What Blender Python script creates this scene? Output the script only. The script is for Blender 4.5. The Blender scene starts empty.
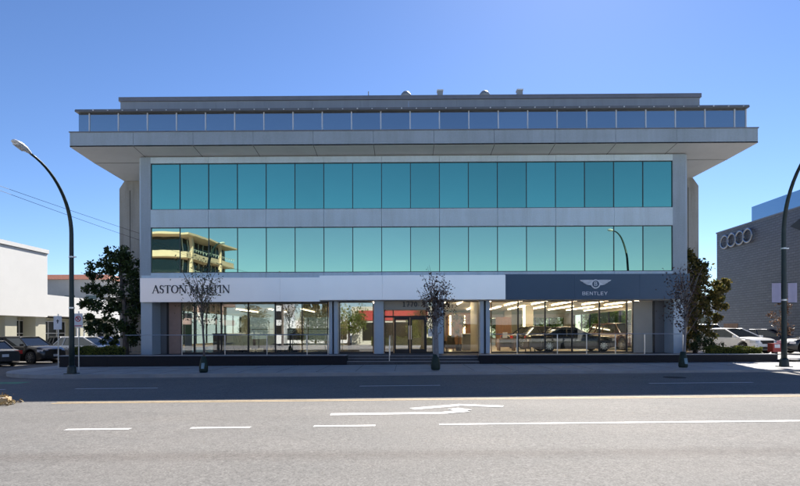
import bpy, math, random
from math import sin, cos, pi, radians
from mathutils import Vector, Matrix
random.seed(7)
sc = bpy.context.scene
COL = sc.collection
R = random.random
def U(a, b): return a + (b - a) * R()

# ------------------------------------------------------------------ camera
F = 533.0
YAW = 0.0096
ROLL = -0.0028
CAMZ = 1.65
cam_d = bpy.data.cameras.new('camera')
cam = bpy.data.objects.new('camera', cam_d)
COL.objects.link(cam)
CM = Matrix.Rotation(YAW, 4, 'Z') @ Matrix.Rotation(pi / 2, 4, 'X') @ Matrix.Rotation(ROLL, 4, 'Z')
cam.matrix_world = Matrix.Translation((0, 0, CAMZ)) @ CM
cam_d.sensor_width = 36
cam_d.lens = 36 * F / 800
cam_d.shift_y = 89 / 800
cam_d.clip_start = 0.05
cam_d.clip_end = 4000
sc.camera = cam
CR = CM.to_3x3()
def at(px, py, Y):
    """World point seen at a photograph pixel, on the vertical plane at distance Y."""
    d = CR @ Vector(((px - 400) / F, (332 - py) / F, -1))
    return Vector((0, 0, CAMZ)) + d * (Y / d.y)
G = 0.0077                                    # the street climbs gently eastwards
def zg(x): return G * max(-45, min(45, x))
def gp(px, py, dz=0):
    d = CR @ Vector(((px - 400) / F, (332 - py) / F, -1))
    t = (CAMZ - dz) / (G * d.x - d.z)
    return Vector((0, 0, CAMZ)) + d * t

# ------------------------------------------------------------------ materials
def nodes(name):
    m = bpy.data.materials.new(name); m.use_nodes = True
    nt = m.node_tree
    return m, nt, nt.nodes, nt.links, nt.nodes['Principled BSDF']
def mat(name, c, rough=.6, metal=0, var=.12, scale=3.0, bump=0, spec=.5, detail=6, stretch=None, coat=0):
    m, nt, N, L, b = nodes(name)
    b.inputs['Roughness'].default_value = rough
    b.inputs['Metallic'].default_value = metal
    b.inputs['Specular IOR Level'].default_value = spec
    b.inputs['Coat Weight'].default_value = coat
    b.inputs['Coat Roughness'].default_value = .05
    tc = N.new('ShaderNodeTexCoord')
    nz = N.new('ShaderNodeTexNoise'); nz.inputs['Scale'].default_value = scale; nz.inputs['Detail'].default_value = detail
    nz.inputs['Roughness'].default_value = .65
    if stretch:
        mp = N.new('ShaderNodeMapping'); mp.inputs['Scale'].default_value = stretch
        L.new(tc.outputs['Object'], mp.inputs['Vector']); L.new(mp.outputs['Vector'], nz.inputs['Vector'])
    else:
        L.new(tc.outputs['Object'], nz.inputs['Vector'])
    rp = N.new('ShaderNodeValToRGB')
    e = rp.color_ramp.elements
    e[0].position = .3; e[1].position = .7
    e[0].color = tuple(max(0, x * (1 - var)) for x in c) + (1,)
    e[1].color = tuple(min(1, x * (1 + var)) for x in c) + (1,)
    L.new(nz.outputs['Fac'], rp.inputs['Fac']); L.new(rp.outputs['Color'], b.inputs['Base Color'])
    if bump:
        bp = N.new('ShaderNodeBump'); bp.inputs['Strength'].default_value = bump; bp.inputs['Distance'].default_value = .02
        n2 = N.new('ShaderNodeTexNoise'); n2.inputs['Scale'].default_value = scale * 14; n2.inputs['Detail'].default_value = 4
        L.new(tc.outputs['Object'], n2.inputs['Vector'])
        L.new(n2.outputs['Fac'], bp.inputs['Height']); L.new(bp.outputs['Normal'], b.inputs['Normal'])
    return m
def concrete(name, c, streak=.13):
    m, nt, N, L, b = nodes(name)
    b.inputs['Roughness'].default_value = .82; b.inputs['Specular IOR Level'].default_value = .3
    tc = N.new('ShaderNodeTexCoord')
    def lay(scale, st, lo, hi, p0, p1, det=5):
        n = N.new('ShaderNodeTexNoise'); n.inputs['Scale'].default_value = scale; n.inputs['Detail'].default_value = det; n.inputs['Roughness'].default_value = .65
        mp = N.new('ShaderNodeMapping'); mp.inputs['Scale'].default_value = st
        L.new(tc.outputs['Object'], mp.inputs['Vector']); L.new(mp.outputs['Vector'], n.inputs['Vector'])
        r = N.new('ShaderNodeValToRGB'); e = r.color_ramp.elements; e[0].position = p0; e[1].position = p1
        e[0].color = (lo, lo, lo * .98, 1); e[1].color = (hi, hi, hi, 1); L.new(n.outputs['Fac'], r.inputs['Fac']); return r.outputs['Color']
    def mul(a, bb):
        x = N.new('ShaderNodeMix'); x.data_type = 'RGBA'; x.blend_type = 'MULTIPLY'; x.inputs['Factor'].default_value = 1
        L.new(a, x.inputs['A']); L.new(bb, x.inputs['B']); return x.outputs['Result']
    base = N.new('ShaderNodeRGB'); base.outputs[0].default_value = (*c, 1)
    out = mul(base.outputs[0], lay(.45, (1, 1, 1), .93, 1.05, .3, .7))
    out = mul(out, lay(2.2, (1, 1, .10), 1 - streak, 1.03, .34, .56))
    out = mul(out, lay(14, (1, 1, 1), .94, 1.04, .3, .7))
    sx = N.new('ShaderNodeSeparateXYZ'); L.new(tc.outputs['Object'], sx.inputs[0])          # every cast panel cured to its own tone
    dv = N.new('ShaderNodeMath'); dv.operation = 'DIVIDE'; dv.inputs[1].default_value = 3.0356; L.new(sx.outputs['X'], dv.inputs[0])
    fl = N.new('ShaderNodeMath'); fl.operation = 'FLOOR'; L.new(dv.outputs[0], fl.inputs[0])
    wn = N.new('ShaderNodeTexWhiteNoise'); wn.noise_dimensions = '1D'; L.new(fl.outputs[0], wn.inputs['W'])
    mr = N.new('ShaderNodeMapRange'); mr.inputs['To Min'].default_value = .95; mr.inputs['To Max'].default_value = 1.03; L.new(wn.outputs['Value'], mr.inputs['Value'])
    out = mul(out, mr.outputs['Result'])
    L.new(out, b.inputs['Base Color'])
    bp = N.new('ShaderNodeBump'); bp.inputs['Strength'].default_value = .15; bp.inputs['Distance'].default_value = .01
    n2 = N.new('ShaderNodeTexNoise'); n2.inputs['Scale'].default_value = 22; L.new(tc.outputs['Object'], n2.inputs['Vector']); L.new(n2.outputs['Fac'], bp.inputs['Height']); L.new(bp.outputs['Normal'], b.inputs['Normal'])
    return m
def emit(name, c, s):
    m, nt, N, L, b = nodes(name)
    b.inputs['Base Color'].default_value = (*c, 1)
    b.inputs['Emission Color'].default_value = (*c, 1); b.inputs['Emission Strength'].default_value = s
    return m
def mirror_glass(name, tint, base, fac, rough=.01, wave=.0045, vary=0):
    m, nt, N, L, b = nodes(name)
    N.remove(b)
    g = N.new('ShaderNodeBsdfGlossy'); g.inputs['Roughness'].default_value = rough; g.inputs['Color'].default_value = (*tint, 1)
    d = N.new('ShaderNodeBsdfDiffuse'); d.inputs['Color'].default_value = (*base, 1)
    mx = N.new('ShaderNodeMixShader'); mx.inputs['Fac'].default_value = fac
    tc = N.new('ShaderNodeTexCoord'); nz = N.new('ShaderNodeTexNoise'); nz.inputs['Scale'].default_value = .9; nz.inputs['Detail'].default_value = 1
    bp = N.new('ShaderNodeBump'); bp.inputs['Strength'].default_value = wave; bp.inputs['Distance'].default_value = .3
    L.new(tc.outputs['Object'], nz.inputs['Vector']); L.new(nz.outputs['Fac'], bp.inputs['Height']); L.new(bp.outputs['Normal'], g.inputs['Normal'])
    if vary:
        oi = N.new('ShaderNodeObjectInfo'); mr = N.new('ShaderNodeMapRange'); mr.inputs['To Min'].default_value = 1 - vary; mr.inputs['To Max'].default_value = 1 + vary * .4
        L.new(oi.outputs['Random'], mr.inputs['Value'])
        x = N.new('ShaderNodeMix'); x.data_type = 'RGBA'; x.blend_type = 'MULTIPLY'; x.inputs['Factor'].default_value = 1; x.inputs['A'].default_value = (*tint, 1)
        L.new(mr.outputs['Result'], x.inputs['B']); L.new(x.outputs['Result'], g.inputs['Color'])
    L.new(d.outputs[0], mx.inputs[1]); L.new(g.outputs[0], mx.inputs[2]); L.new(mx.outputs[0], N['Material Output'].inputs['Surface'])
    return m
def clear_glass(name, tint, fac):
    m, nt, N, L, b = nodes(name)
    N.remove(b)
    g = N.new('ShaderNodeBsdfGlossy'); g.inputs['Roughness'].default_value = 0.0; g.inputs['Color'].default_value = (.95, .97, 1, 1)
    t = N.new('ShaderNodeBsdfTransparent'); t.inputs['Color'].default_value = (*tint, 1)
    mx = N.new('ShaderNodeMixShader'); mx.inputs['Fac'].default_value = fac
    L.new(t.outputs[0], mx.inputs[1]); L.new(g.outputs[0], mx.inputs[2]); L.new(mx.outputs[0], N['Material Output'].inputs['Surface'])
    return m
def leaf(name, c1, c2, trans=.35, rough=.45):
    m, nt, N, L, b = nodes(name)
    geo = N.new('ShaderNodeNewGeometry')
    rp = N.new('ShaderNodeValToRGB')
    rp.color_ramp.elements[0].color = (*c1, 1); rp.color_ramp.elements[1].color = (*c2, 1)
    L.new(geo.outputs['Random Per Island'], rp.inputs['Fac'])
    L.new(rp.outputs['Color'], b.inputs['Base Color']); b.inputs['Roughness'].default_value = rough
    b.inputs['Specular IOR Level'].default_value = .35
    t = N.new('ShaderNodeBsdfTranslucent'); L.new(rp.outputs['Color'], t.inputs['Color'])
    mx = N.new('ShaderNodeMixShader'); mx.inputs['Fac'].default_value = trans
    L.new(b.outputs[0], mx.inputs[1]); L.new(t.outputs[0], mx.inputs[2]); L.new(mx.outputs[0], N['Material Output'].inputs['Surface'])
    return m
def asphalt(name, c, tracks=False):
    m, nt, N, L, b = nodes(name)
    b.inputs['Roughness'].default_value = .85; b.inputs['Specular IOR Level'].default_value = .3
    tc = N.new('ShaderNodeTexCoord')
    def noise(s, d, st=None, r=.6):
        n = N.new('ShaderNodeTexNoise'); n.inputs['Scale'].default_value = s; n.inputs['Detail'].default_value = d; n.inputs['Roughness'].default_value = r
        if st:
            mp = N.new('ShaderNodeMapping'); mp.inputs['Scale'].default_value = st
            L.new(tc.outputs['Object'], mp.inputs['Vector']); L.new(mp.outputs['Vector'], n.inputs['Vector'])
        else: L.new(tc.outputs['Object'], n.inputs['Vector'])
        return n
    def ramp(src, p0, p1, a, bcol):
        r = N.new('ShaderNodeValToRGB'); e = r.color_ramp.elements
        e[0].position = p0; e[1].position = p1; e[0].color = (*a, 1); e[1].color = (*bcol, 1)
        L.new(src, r.inputs['Fac']); return r
    def mul(a, bb):
        x = N.new('ShaderNodeMix'); x.data_type = 'RGBA'; x.blend_type = 'MULTIPLY'; x.inputs['Factor'].default_value = 1
        L.new(a, x.inputs['A']); L.new(bb, x.inputs['B']); return x.outputs['Result']
    fine = noise(38, 4, None, .8)
    r1 = ramp(fine.outputs['Fac'], .33, .68, tuple(x * .50 for x in c), tuple(x * 1.42 for x in c))
    med = noise(11, 5, None, .8); rm_ = ramp(med.outputs['Fac'], .3, .7, (.74, .735, .73), (1.2, 1.2, 1.19))
    big = noise(.35, 5)
    r2 = ramp(big.outputs['Fac'], .3, .7, (.86, .87, .88), (1.08, 1.06, 1.04))
    out = mul(mul(r1.outputs['Color'], rm_.outputs['Color']), r2.outputs['Color'])
    spt = noise(1.7, 3, None, .5); rs = ramp(spt.outputs['Fac'], .68, .74, (1, 1, 1), (.80, .79, .79)); out = mul(out, rs.outputs['Color'])
    st = noise(.5, 4, (.06, 1.6, 1))
    r3 = ramp(st.outputs['Fac'], .35, .65, (.95, .945, .94), (1.03, 1.03, 1.03))
    out = mul(out, r3.outputs['Color'])
    if tracks:                                    # worn, dirty wheel path along the near lane, patchy
        sx = N.new('ShaderNodeSeparateXYZ'); L.new(tc.outputs['Object'], sx.inputs[0])
        d = N.new('ShaderNodeMath'); d.operation = 'SUBTRACT'; L.new(sx.outputs['Y'], d.inputs[0]); d.inputs[1].default_value = 7.2
        a = N.new('ShaderNodeMath'); a.operation = 'ABSOLUTE'; L.new(d.outputs[0], a.inputs[0])
        ds = N.new('ShaderNodeMath'); ds.operation = 'DIVIDE'; L.new(a.outputs[0], ds.inputs[0]); ds.inputs[1].default_value = .75
        nn = noise(9, 6, (.5, 1.5, 1), .8)
        ad = N.new('ShaderNodeMath'); ad.operation = 'ADD'; L.new(ds.outputs[0], ad.inputs[0]); L.new(nn.outputs['Fac'], ad.inputs[1])
        r4 = ramp(ad.outputs[0], .5, 1.15, (.82, .79, .78), (1, 1, 1))
        out = mul(out, r4.outputs['Color'])
    ck = N.new('ShaderNodeTexVoronoi'); ck.feature = 'DISTANCE_TO_EDGE'; ck.inputs['Scale'].default_value = .21
    wob = noise(.9, 5)
    mxv = N.new('ShaderNodeMix'); mxv.data_type = 'VECTOR'; mxv.inputs['Factor'].default_value = .35
    L.new(tc.outputs['Object'], mxv.inputs['A']); L.new(wob.outputs['Color'], mxv.inputs['B']); L.new(mxv.outputs['Result'], ck.inputs['Vector'])
    r5 = ramp(ck.outputs['Distance'], .0008, .0022, (.87, .865, .86), (1, 1, 1))
    out = mul(out, r5.outputs['Color'])
    L.new(out, b.inputs['Base Color'])
    bp = N.new('ShaderNodeBump'); bp.inputs['Strength'].default_value = .5; bp.inputs['Distance'].default_value = .006
    L.new(fine.outputs['Fac'], bp.inputs['Height']); L.new(bp.outputs['Normal'], b.inputs['Normal'])
    return m

M = {}
M['road'] = asphalt('road_asphalt', (.189, .184, .176), True)
M['lot'] = asphalt('lot_asphalt', (.15, .145, .14))
M['walk'] = mat('sidewalk_concrete', (.36, .36, .36), .85, scale=1.4, var=.14, bump=.25)
M['apron'] = mat('apron_concrete', (.36, .35, .335), .85, scale=1.0, var=.12, bump=.2)
M['gutter'] = mat('gutter_concrete', (.20, .195, .185), .9, scale=2.2, var=.3, bump=.2, stretch=(.5, 3, 1))
M['earth'] = mat('ground_earth', (.16, .17, .10), .95, scale=.4, var=.3)
M['soil'] = mat('planter_soil', (.05, .04, .03), .95, scale=6, var=.4)
M['paint'] = mat('road_paint_white', (.66, .655, .64), .75, scale=16, var=.26, detail=8)
M['bikegreen'] = mat('green_lane_paint', (.10, .30, .17), .8, scale=5, var=.2)
M['yellow'] = mat('road_paint_yellow', (.52, .39, .22), .75, scale=7, var=.22, detail=8)
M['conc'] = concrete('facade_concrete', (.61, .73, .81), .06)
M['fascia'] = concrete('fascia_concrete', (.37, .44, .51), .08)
M['conc2'] = concrete('weathered_concrete', (.40, .385, .36), .2)
M['soffit'] = mat('soffit_board', (.66, .67, .67), .85, scale=.8, var=.06)
M['joint'] = mat('dark_joint', (.10, .10, .10), .9)
M['screen'] = mat('roof_screen_metal', (.26, .295, .345), .6, scale=.7, var=.08, stretch=(4, 1, .3))
M['coping'] = mat('coping_metal', (.20, .20, .22), .45, .3, scale=1)
M['roofedge'] = mat('roof_edge_metal', (.15, .16, .18), .5, .3)
M['lightmetal'] = mat('pale_metal', (.70, .71, .72), .4, .2, scale=2, var=.05)
M['steel'] = mat('steel_rail', (.62, .63, .64), .32, .8, scale=2, var=.05)
M['darkmetal'] = mat('dark_bronze_metal', (.028, .027, .028), .4, .4, scale=2, var=.15)
M['tealframe'] = mat('dark_teal_frame', (.05, .065, .07), .45, .3, scale=2)
M['pole'] = mat('pole_dark_green_paint', (.018, .035, .036), .45, .2, scale=3, var=.2)
M['granite'] = mat('black_granite', (.013, .013, .017), .6, scale=30, var=.5, spec=.25)
M['stonecap'] = mat('plinth_cap_stone', (.34, .34, .35), .6, scale=5, var=.1)
M['tread'] = mat('step_stone', (.055, .055, .06), .6, scale=9, var=.3)
M['signwhite'] = mat('white_sign_panel', (.88, .90, .92), .36, .55, scale=.6, var=.02)
M['signblue'] = mat('navy_sign_panel', (.035, .085, .15), .42, scale=.7, var=.05)
M['letterdark'] = mat('dark_letter', (.035, .04, .055), .4)
M['letterlight'] = mat('silver_letter', (.66, .70, .75), .4, .1)
M['chrome'] = mat('chrome', (.80, .80, .80), .12, 1, var=.02)
M['ringm'] = mat('satin_ring_metal', (.30, .32, .37), .3, .9, var=.03)
M['teal'] = mirror_glass('teal_reflective_glass', (.47, .65, .43), (.02, .06, .06), .93, vary=.09)
M['teal_upper_sky'] = mirror_glass('teal_glass_upper_sky_tint', (.23, .56, .40), (.01, .05, .055), .93, vary=.11)  # upper row: the darker reflected sky is put into the tint
M['bluegl'] = mirror_glass('blue_grey_glass', (.52, .56, .56), (.03, .05, .09), .85, vary=.12)
M['shop'] = clear_glass('shopfront_glass', (.90, .93, .91), .036)
M['shop3'] = clear_glass('shopfront_glass_plain', (.82, .86, .84), .14)
M['shop2'] = clear_glass('shopfront_glass_dimmed', (.66, .70, .68), .27)  # dark tint dims the room behind so the reflections stand out
M['backgl'] = clear_glass('rear_window_glass', (.85, .92, .88), .05)
M['gpanel'] = mat('grey_wall_panel', (.17, .165, .165), .6, scale=1, var=.05)
M['bpanel'] = mat('beige_wall_panel', (.40, .37, .31), .6, scale=1, var=.05)
M['pier'] = mat('pier_metal_cladding', (.42, .50, .57), .45, .1, scale=.8, var=.04)
M['ceil'] = mat('ceiling_plaster', (.60, .53, .43), .9, scale=.5, var=.04)
M['tile'] = mat('showroom_floor_tile', (.48, .43, .38), .3, scale=1, var=.06)
M['wallin'] = mat('interior_cream_wall', (.60, .54, .43), .8, scale=.5, var=.04)
M['wood'] = mat('brown_wood', (.16, .075, .035), .45, scale=2.5, var=.35, stretch=(6, 6, .4))
M['leather'] = mat('brown_leather', (.06, .035, .025), .45, scale=5, var=.2)
M['salmon'] = mat('pinkish_counter', (.36, .24, .19), .5, scale=3, var=.1)
M['cushion'] = mat('navy_upholstery', (.03, .04, .09), .8, scale=6, var=.2)
M['strip'] = emit('ceiling_strip_light', (1, .80, .54), 13)
M['slot'] = emit('wall_slot_light', (1, .80, .45), 3.2)
M['red'] = mat('red_fascia', (.50, .06, .05), .5, scale=1, var=.08)
M['white'] = mat('white_stucco', (.82, .82, .80), .85, scale=.6, var=.03, bump=.06)
M['cream'] = mat('cream_stucco', (.62, .60, .47), .85, scale=.8, var=.05)
M['wincl'] = mirror_glass('dark_window', (.5, .55, .6), (.015, .016, .018), .12)
M['grey'] = mat('grey_render', (.38, .38, .37), .85, scale=.8, var=.08)
M['tilered'] = mat('terracotta_tile', (.40, .15, .09), .8, scale=7, var=.3)
M['yellowst'] = mat('warm_yellow_stucco', (.70, .49, .40), .8, scale=.9, var=.05)
M['bark'] = mat('grey_bark', (.13, .11, .10), .9, scale=9, var=.35, bump=.5, stretch=(3, 3, .6))
M['bark2'] = mat('pale_bark', (.26, .25, .25), .85, scale=9, var=.25, bump=.4, stretch=(3, 3, .6))
M['bag'] = mat('green_watering_bag', (.010, .028, .018), .6, scale=8, var=.35)
M['bagpatch'] = mat('pale_bag_patch', (.22, .34, .38), .6, scale=8, var=.2)
M['ever'] = leaf('evergreen_leaf', (.014, .030, .010), (.075, .11, .032), .25, .32)
M['ever2'] = leaf('magnolia_leaf', (.035, .058, .016), (.24, .18, .05), .42, .35)
M['plum'] = leaf('plum_leaf', (.045, .032, .026), (.19, .115, .075), .4)
M['olive'] = leaf('olive_green_leaf', (.03, .042, .02), (.13, .13, .06), .35)
M['hedge'] = leaf('hedge_leaf', (.05, .085, .016), (.26, .26, .05), .35)
M['glow'] = leaf('bright_shrub_leaf', (.07, .12, .015), (.24, .30, .05), .5)
M['conifer'] = leaf('conifer_needles', (.03, .045, .016), (.12, .11, .035), .2)
M['dry'] = leaf('dry_leaf', (.10, .06, .03), (.42, .33, .17), .15)
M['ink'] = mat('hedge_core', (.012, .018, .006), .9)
M['tyre'] = mat('tyre_rubber', (.018, .018, .018), .8)
M['alloy'] = mat('alloy_rim', (.55, .56, .58), .25, .9, var=.05)
M['carglass'] = mirror_glass('car_glass', (.75, .85, .95), (.012, .015, .018), .13)
M['plastic'] = mat('black_plastic', (.015, .015, .016), .5)
M['head'] = mat('headlight_lens', (.75, .78, .80), .1, .3)
M['tail'] = mat('taillight_lens', (.62, .012, .014), .2, coat=1)
M['plate'] = mat('number_plate', (.75, .76, .78), .5)
M['banner'] = mat('lilac_banner', (.44, .42, .56), .8, scale=3, var=.08)
M['signred'] = mat('sign_red', (.55, .03, .06), .5)
M['wire'] = mat('wire_black', (.02, .02, .022), .6)
M['box_red'] = mat('red_box_paint', (.36, .022, .022), .4, scale=4, var=.15)
M['bluebld'] = mirror_glass('blue_glass_wall', (.55, .72, .88), (.10, .20, .34), .4)
M['hvac'] = mat('galvanised_metal', (.34, .35, .35), .5, .5, scale=3)
def carpaint(name, c, metal=.0): return mat(name, c, .3, metal, var=.03, scale=2, coat=.6)

def corrugated():
    m, nt, N, L, b = nodes('corrugated_grey_cladding')
    b.inputs['Roughness'].default_value = .5; b.inputs['Metallic'].default_value = .25
    tc = N.new('ShaderNodeTexCoord')
    mp = N.new('ShaderNodeMapping'); mp.inputs['Scale'].default_value = (1, 1, 1)
    L.new(tc.outputs['Object'], mp.inputs['Vector'])
    br = N.new('ShaderNodeTexBrick')
    sx = N.new('ShaderNodeSeparateXYZ'); L.new(mp.outputs['Vector'], sx.inputs[0])
    cb = N.new('ShaderNodeCombineXYZ'); L.new(sx.outputs['Y'], cb.inputs['X']); L.new(sx.outputs['Z'], cb.inputs['Y'])
    L.new(cb.outputs[0], br.inputs['Vector'])
    br.inputs['Scale'].default_value = 1.0; br.inputs['Brick Width'].default_value = .46; br.inputs['Row Height'].default_value = .2
    br.inputs['Mortar Size'].default_value = .03; br.inputs['Mortar Smooth'].default_value = .5
    br.inputs['Color1'].default_value = (.165, .175, .21, 1); br.inputs['Color2'].default_value = (.135, .145, .175, 1); br.inputs['Mortar'].default_value = (.10, .107, .13, 1)
    L.new(br.outputs['Color'], b.inputs['Base Color'])
    bp = N.new('ShaderNodeBump'); bp.inputs['Strength'].default_value = .7; bp.inputs['Distance'].default_value = .04; bp.invert = True
    L.new(br.outputs['Fac'], bp.inputs['Height']); L.new(bp.outputs['Normal'], b.inputs['Normal'])
    return m
M['clad'] = corrugated()

# ------------------------------------------------------------------ mesh helpers
ORG = {}
class MB:
    def __init__(s): s.v = []; s.f = []
    def face(s, pts):
        n = len(s.v); s.v += [tuple(p) for p in pts]; s.f.append(tuple(range(n, n + len(pts))))
    def box(s, x0, x1, y0, y1, z0, z1):
        n = len(s.v)
        s.v += [(x0, y0, z0), (x1, y0, z0), (x1, y1, z0), (x0, y1, z0), (x0, y0, z1), (x1, y0, z1), (x1, y1, z1), (x0, y1, z1)]
        for q in ((0, 3, 2, 1), (4, 5, 6, 7), (0, 1, 5, 4), (1, 2, 6, 5), (2, 3, 7, 6), (3, 0, 4, 7)): s.f.append(tuple(n + i for i in q))
        return s
    def obox(s, c, ax, ay, az):
        """box from a centre and three half-axis vectors"""
        c, ax, ay, az = map(Vector, (c, ax, ay, az)); n = len(s.v)
        for k in ((-1, -1, -1), (1, -1, -1), (1, 1, -1), (-1, 1, -1), (-1, -1, 1), (1, -1, 1), (1, 1, 1), (-1, 1, 1)):
            s.v.append(tuple(c + ax * k[0] + ay * k[1] + az * k[2]))
        for q in ((0, 3, 2, 1), (4, 5, 6, 7), (0, 1, 5, 4), (1, 2, 6, 5), (2, 3, 7, 6), (3, 0, 4, 7)): s.f.append(tuple(n + i for i in q))
        return s
    def prism(s, pts, d):
        """closed outline extruded along d"""
        n = len(s.v); k = len(pts); d = Vector(d)
        s.v += [tuple(p) for p in pts] + [tuple(Vector(p) + d) for p in pts]
        s.f.append(tuple(range(n, n + k))); s.f.append(tuple(reversed(range(n + k, n + 2 * k))))
        for i in range(k):
            j = (i + 1) % k; s.f.append((n + i, n + k + i, n + k + j, n + j))
        return s
    def tube(s, pts, rad, seg=8, cap=True):
        pts = [Vector(p) for p in pts]; k = len(pts)
        if not isinstance(rad, (list, tuple)): rad = [rad] * k
        n = len(s.v); ref = None
        for i, p in enumerate(pts):
            t = (pts[min(i + 1, k - 1)] - pts[max(i - 1, 0)]).normalized()
            if ref is None or abs(ref.dot(t)) > .95:
                ref = Vector((1, 0, 0)) if abs(t.x) < .8 else Vector((0, 1, 0))
            a = t.cross(ref).normalized(); b = t.cross(a)
            ref = b.cross(t) if False else ref
            for q in range(seg):
                w = 2 * pi * q / seg; s.v.append(tuple(p + (a * cos(w) + b * sin(w)) * rad[i]))
        for i in range(k - 1):
            for q in range(seg):
                r = (q + 1) % seg
                s.f.append((n + i * seg + q, n + i * seg + r, n + (i + 1) * seg + r, n + (i + 1) * seg + q))
        if cap:
            s.f.append(tuple(n + q for q in reversed(range(seg)))); s.f.append(tuple(n + (k - 1) * seg + q for q in range(seg)))
        return s
    def lathe(s, prof, c, axis='z', seg=24, cap=True):
        n = len(s.v); k = len(prof); c = Vector(c)
        for r, h in prof:
            for q in range(seg):
                w = 2 * pi * q / seg
                d = {'z': (r * cos(w), r * sin(w), h), 'y': (r * cos(w), h, r * sin(w)), 'x': (h, r * cos(w), r * sin(w))}[axis]
                s.v.append(tuple(c + Vector(d)))
        for i in range(k - 1):
            for q in range(seg):
                r = (q + 1) % seg
                s.f.append((n + i * seg + q, n + i * seg + r, n + (i + 1) * seg + r, n + (i + 1) * seg + q))
        if cap: s.f.append(tuple(n + q for q in reversed(range(seg)))); s.f.append(tuple(n + (k - 1) * seg + q for q in range(seg)))
        return s
    def leaf(s, p, sz, asp=.55, up=0):
        d = Vector((U(-1, 1), U(-1, 1), U(-1, 1))); d.normalize()
        e = Vector((U(-1, 1), U(-1, 1), U(-1, 1) + up)).normalized(); e = (e - d * e.dot(d))
        if e.length < 1e-3: return
        e.normalize(); p = Vector(p); n = len(s.v)
        a = sz * U(.7, 1.25); b = a * asp
        nrm = d.cross(e) * a * .18
        s.v += [tuple(p - d * a * .5), tuple(p + e * b * .5 + nrm), tuple(p + d * a * .5), tuple(p - e * b * .5 + nrm)]
        s.f.append((n, n + 1, n + 2)); s.f.append((n, n + 2, n + 3))
    def build(s, name, m, parent=None, smooth=False, local=False):
        o_ = Vector((0, 0, 0))
        if parent is not None and not local: o_ = ORG[parent.name]
        me = bpy.data.meshes.new(name)
        me.from_pydata([tuple(Vector(v) - o_) for v in s.v], [], s.f); me.update()
        if smooth:
            for p in me.polygons: p.use_smooth = True
        me.materials.append(m if not isinstance(m, str) else M[m])
        o = bpy.data.objects.new(name, me); COL.objects.link(o)
        if parent is not None: o.parent = parent
        ORG[o.name] = o_.copy()
        return o
def fixn(o):
    import bmesh
    bm = bmesh.new(); bm.from_mesh(o.data); bmesh.ops.recalc_face_normals(bm, faces=bm.faces); bm.to_mesh(o.data); bm.free(); return o
def smooth_by_angle(o, a=35):
    for p in o.data.polygons: p.use_smooth = True
    o.data.set_sharp_from_angle(angle=radians(a)); return o
def tag(o, label, cat, group=None):
    o['label'] = label; o['category'] = cat
    if group: o['group'] = group
    return o
def thing(name, label, cat, loc=(0, 0, 0), rz=0, group=None):
    o = bpy.data.objects.new(name, None); COL.objects.link(o)
    o.empty_display_size = .2
    o.location = loc; o.rotation_euler = (0, 0, rz); ORG[o.name] = Vector(loc)
    return tag(o, label, cat, group)
def structure(o): o['kind'] = 'structure'; return o
def bx(name, m, parent, *a): return MB().box(*a).build(name, m, parent)
def parts(name, m, parent, boxes):
    for q in boxes: MB().box(*q).build(name, m, parent)
def dup(root, loc, label, rz=None):
    r = root.copy(); COL.objects.link(r); r.location = loc; r['label'] = label
    if rz is not None: r.rotation_euler = (0, 0, rz)
    ORG[r.name] = Vector(loc)
    for ch in list(root.children):
        c = ch.copy(); COL.objects.link(c); c.parent = r
        for gch in list(ch.children):
            d = gch.copy(); COL.objects.link(d); d.parent = c
    return r

# ------------------------------------------------------------------ ground, road, pavements
def sheet(name, m, xs, y0, y1, dz):
    b = MB()
    for i in range(len(xs) - 1):
        a, c = xs[i], xs[i + 1]
        b.face([(a, y0, zg(a) + dz), (c, y0, zg(c) + dz), (c, y1, zg(c) + dz), (a, y1, zg(a) + dz)])
    o = b.build(name, m); import bmesh
    bm = bmesh.new(); bm.from_mesh(o.data); bmesh.ops.remove_doubles(bm, verts=bm.verts, dist=1e-4); bm.to_mesh(o.data); bm.free()
    return structure(o)
XS = [-900, -45, 45, 900]
sheet('ground', 'earth', XS, -600, 1500, -.12)
sheet('road', 'road', XS, 2.6, 20.2, 0)
sheet('side_street', 'lot', [-75, -45, -13.0], 20.2, 110, -.004)
sheet('parking_lot', 'apron', [17.52, 45, 75], 25.25, 80, .15)
def prism_xy(outline, z0, z1):
    b = MB(); n = len(outline)
    lo = [(x, y, zg(x) + z0) for x, y in outline]; hi = [(x, y, zg(x) + z1) for x, y in outline]
    b.face(hi); b.face(list(reversed(lo)))
    for i in range(n):
        j = (i + 1) % n; b.face([lo[i], lo[j], hi[j], hi[i]])
    return b
corner = [(-13.2 - 4.3 * sin(a), 24.6 - 4.25 * cos(a)) for a in [radians(t) for t in range(0, 91, 9)]]
inner = [(-13.2 - 4.15 * sin(a), 24.6 - 4.1 * cos(a)) for a in [radians(t) for t in range(0, 91, 9)]]
walk = [(75, 20.5)] + inner + [(-17.35, 60), (-16.52, 60), (-16.52, 25.25), (75, 25.25)]
structure(prism_xy(walk, -.1, .15).build('sidewalk', 'walk'))
kerb = [(75, 20.2), (75, 20.497), (-13.2, 20.497)] + inner[1:] + [(-17.353, 60), (-17.5, 60)] + list(reversed(corner))
structure(prism_xy(kerb, -.1, .146).build('kerb', 'walk'))
b = MB()                                                       # scored joints across the pavement
x = -15.6
while x < 40:
    b.obox((x, 22.87, zg(x) + .151), (.008, 0, 0), (0, 2.36, 0), (0, 0, .002)); x += 1.52
for yy in (21.9, 23.5):
    b.prism([(-16.3, yy, zg(-16.3) + .1512), (45, yy, zg(45) + .1512), (45, yy + .016, zg(45) + .1512), (-16.3, yy + .016, zg(-16.3) + .1512)], (0, 0, .002))
structure(b.build('sidewalk_joint', 'joint'))
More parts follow.
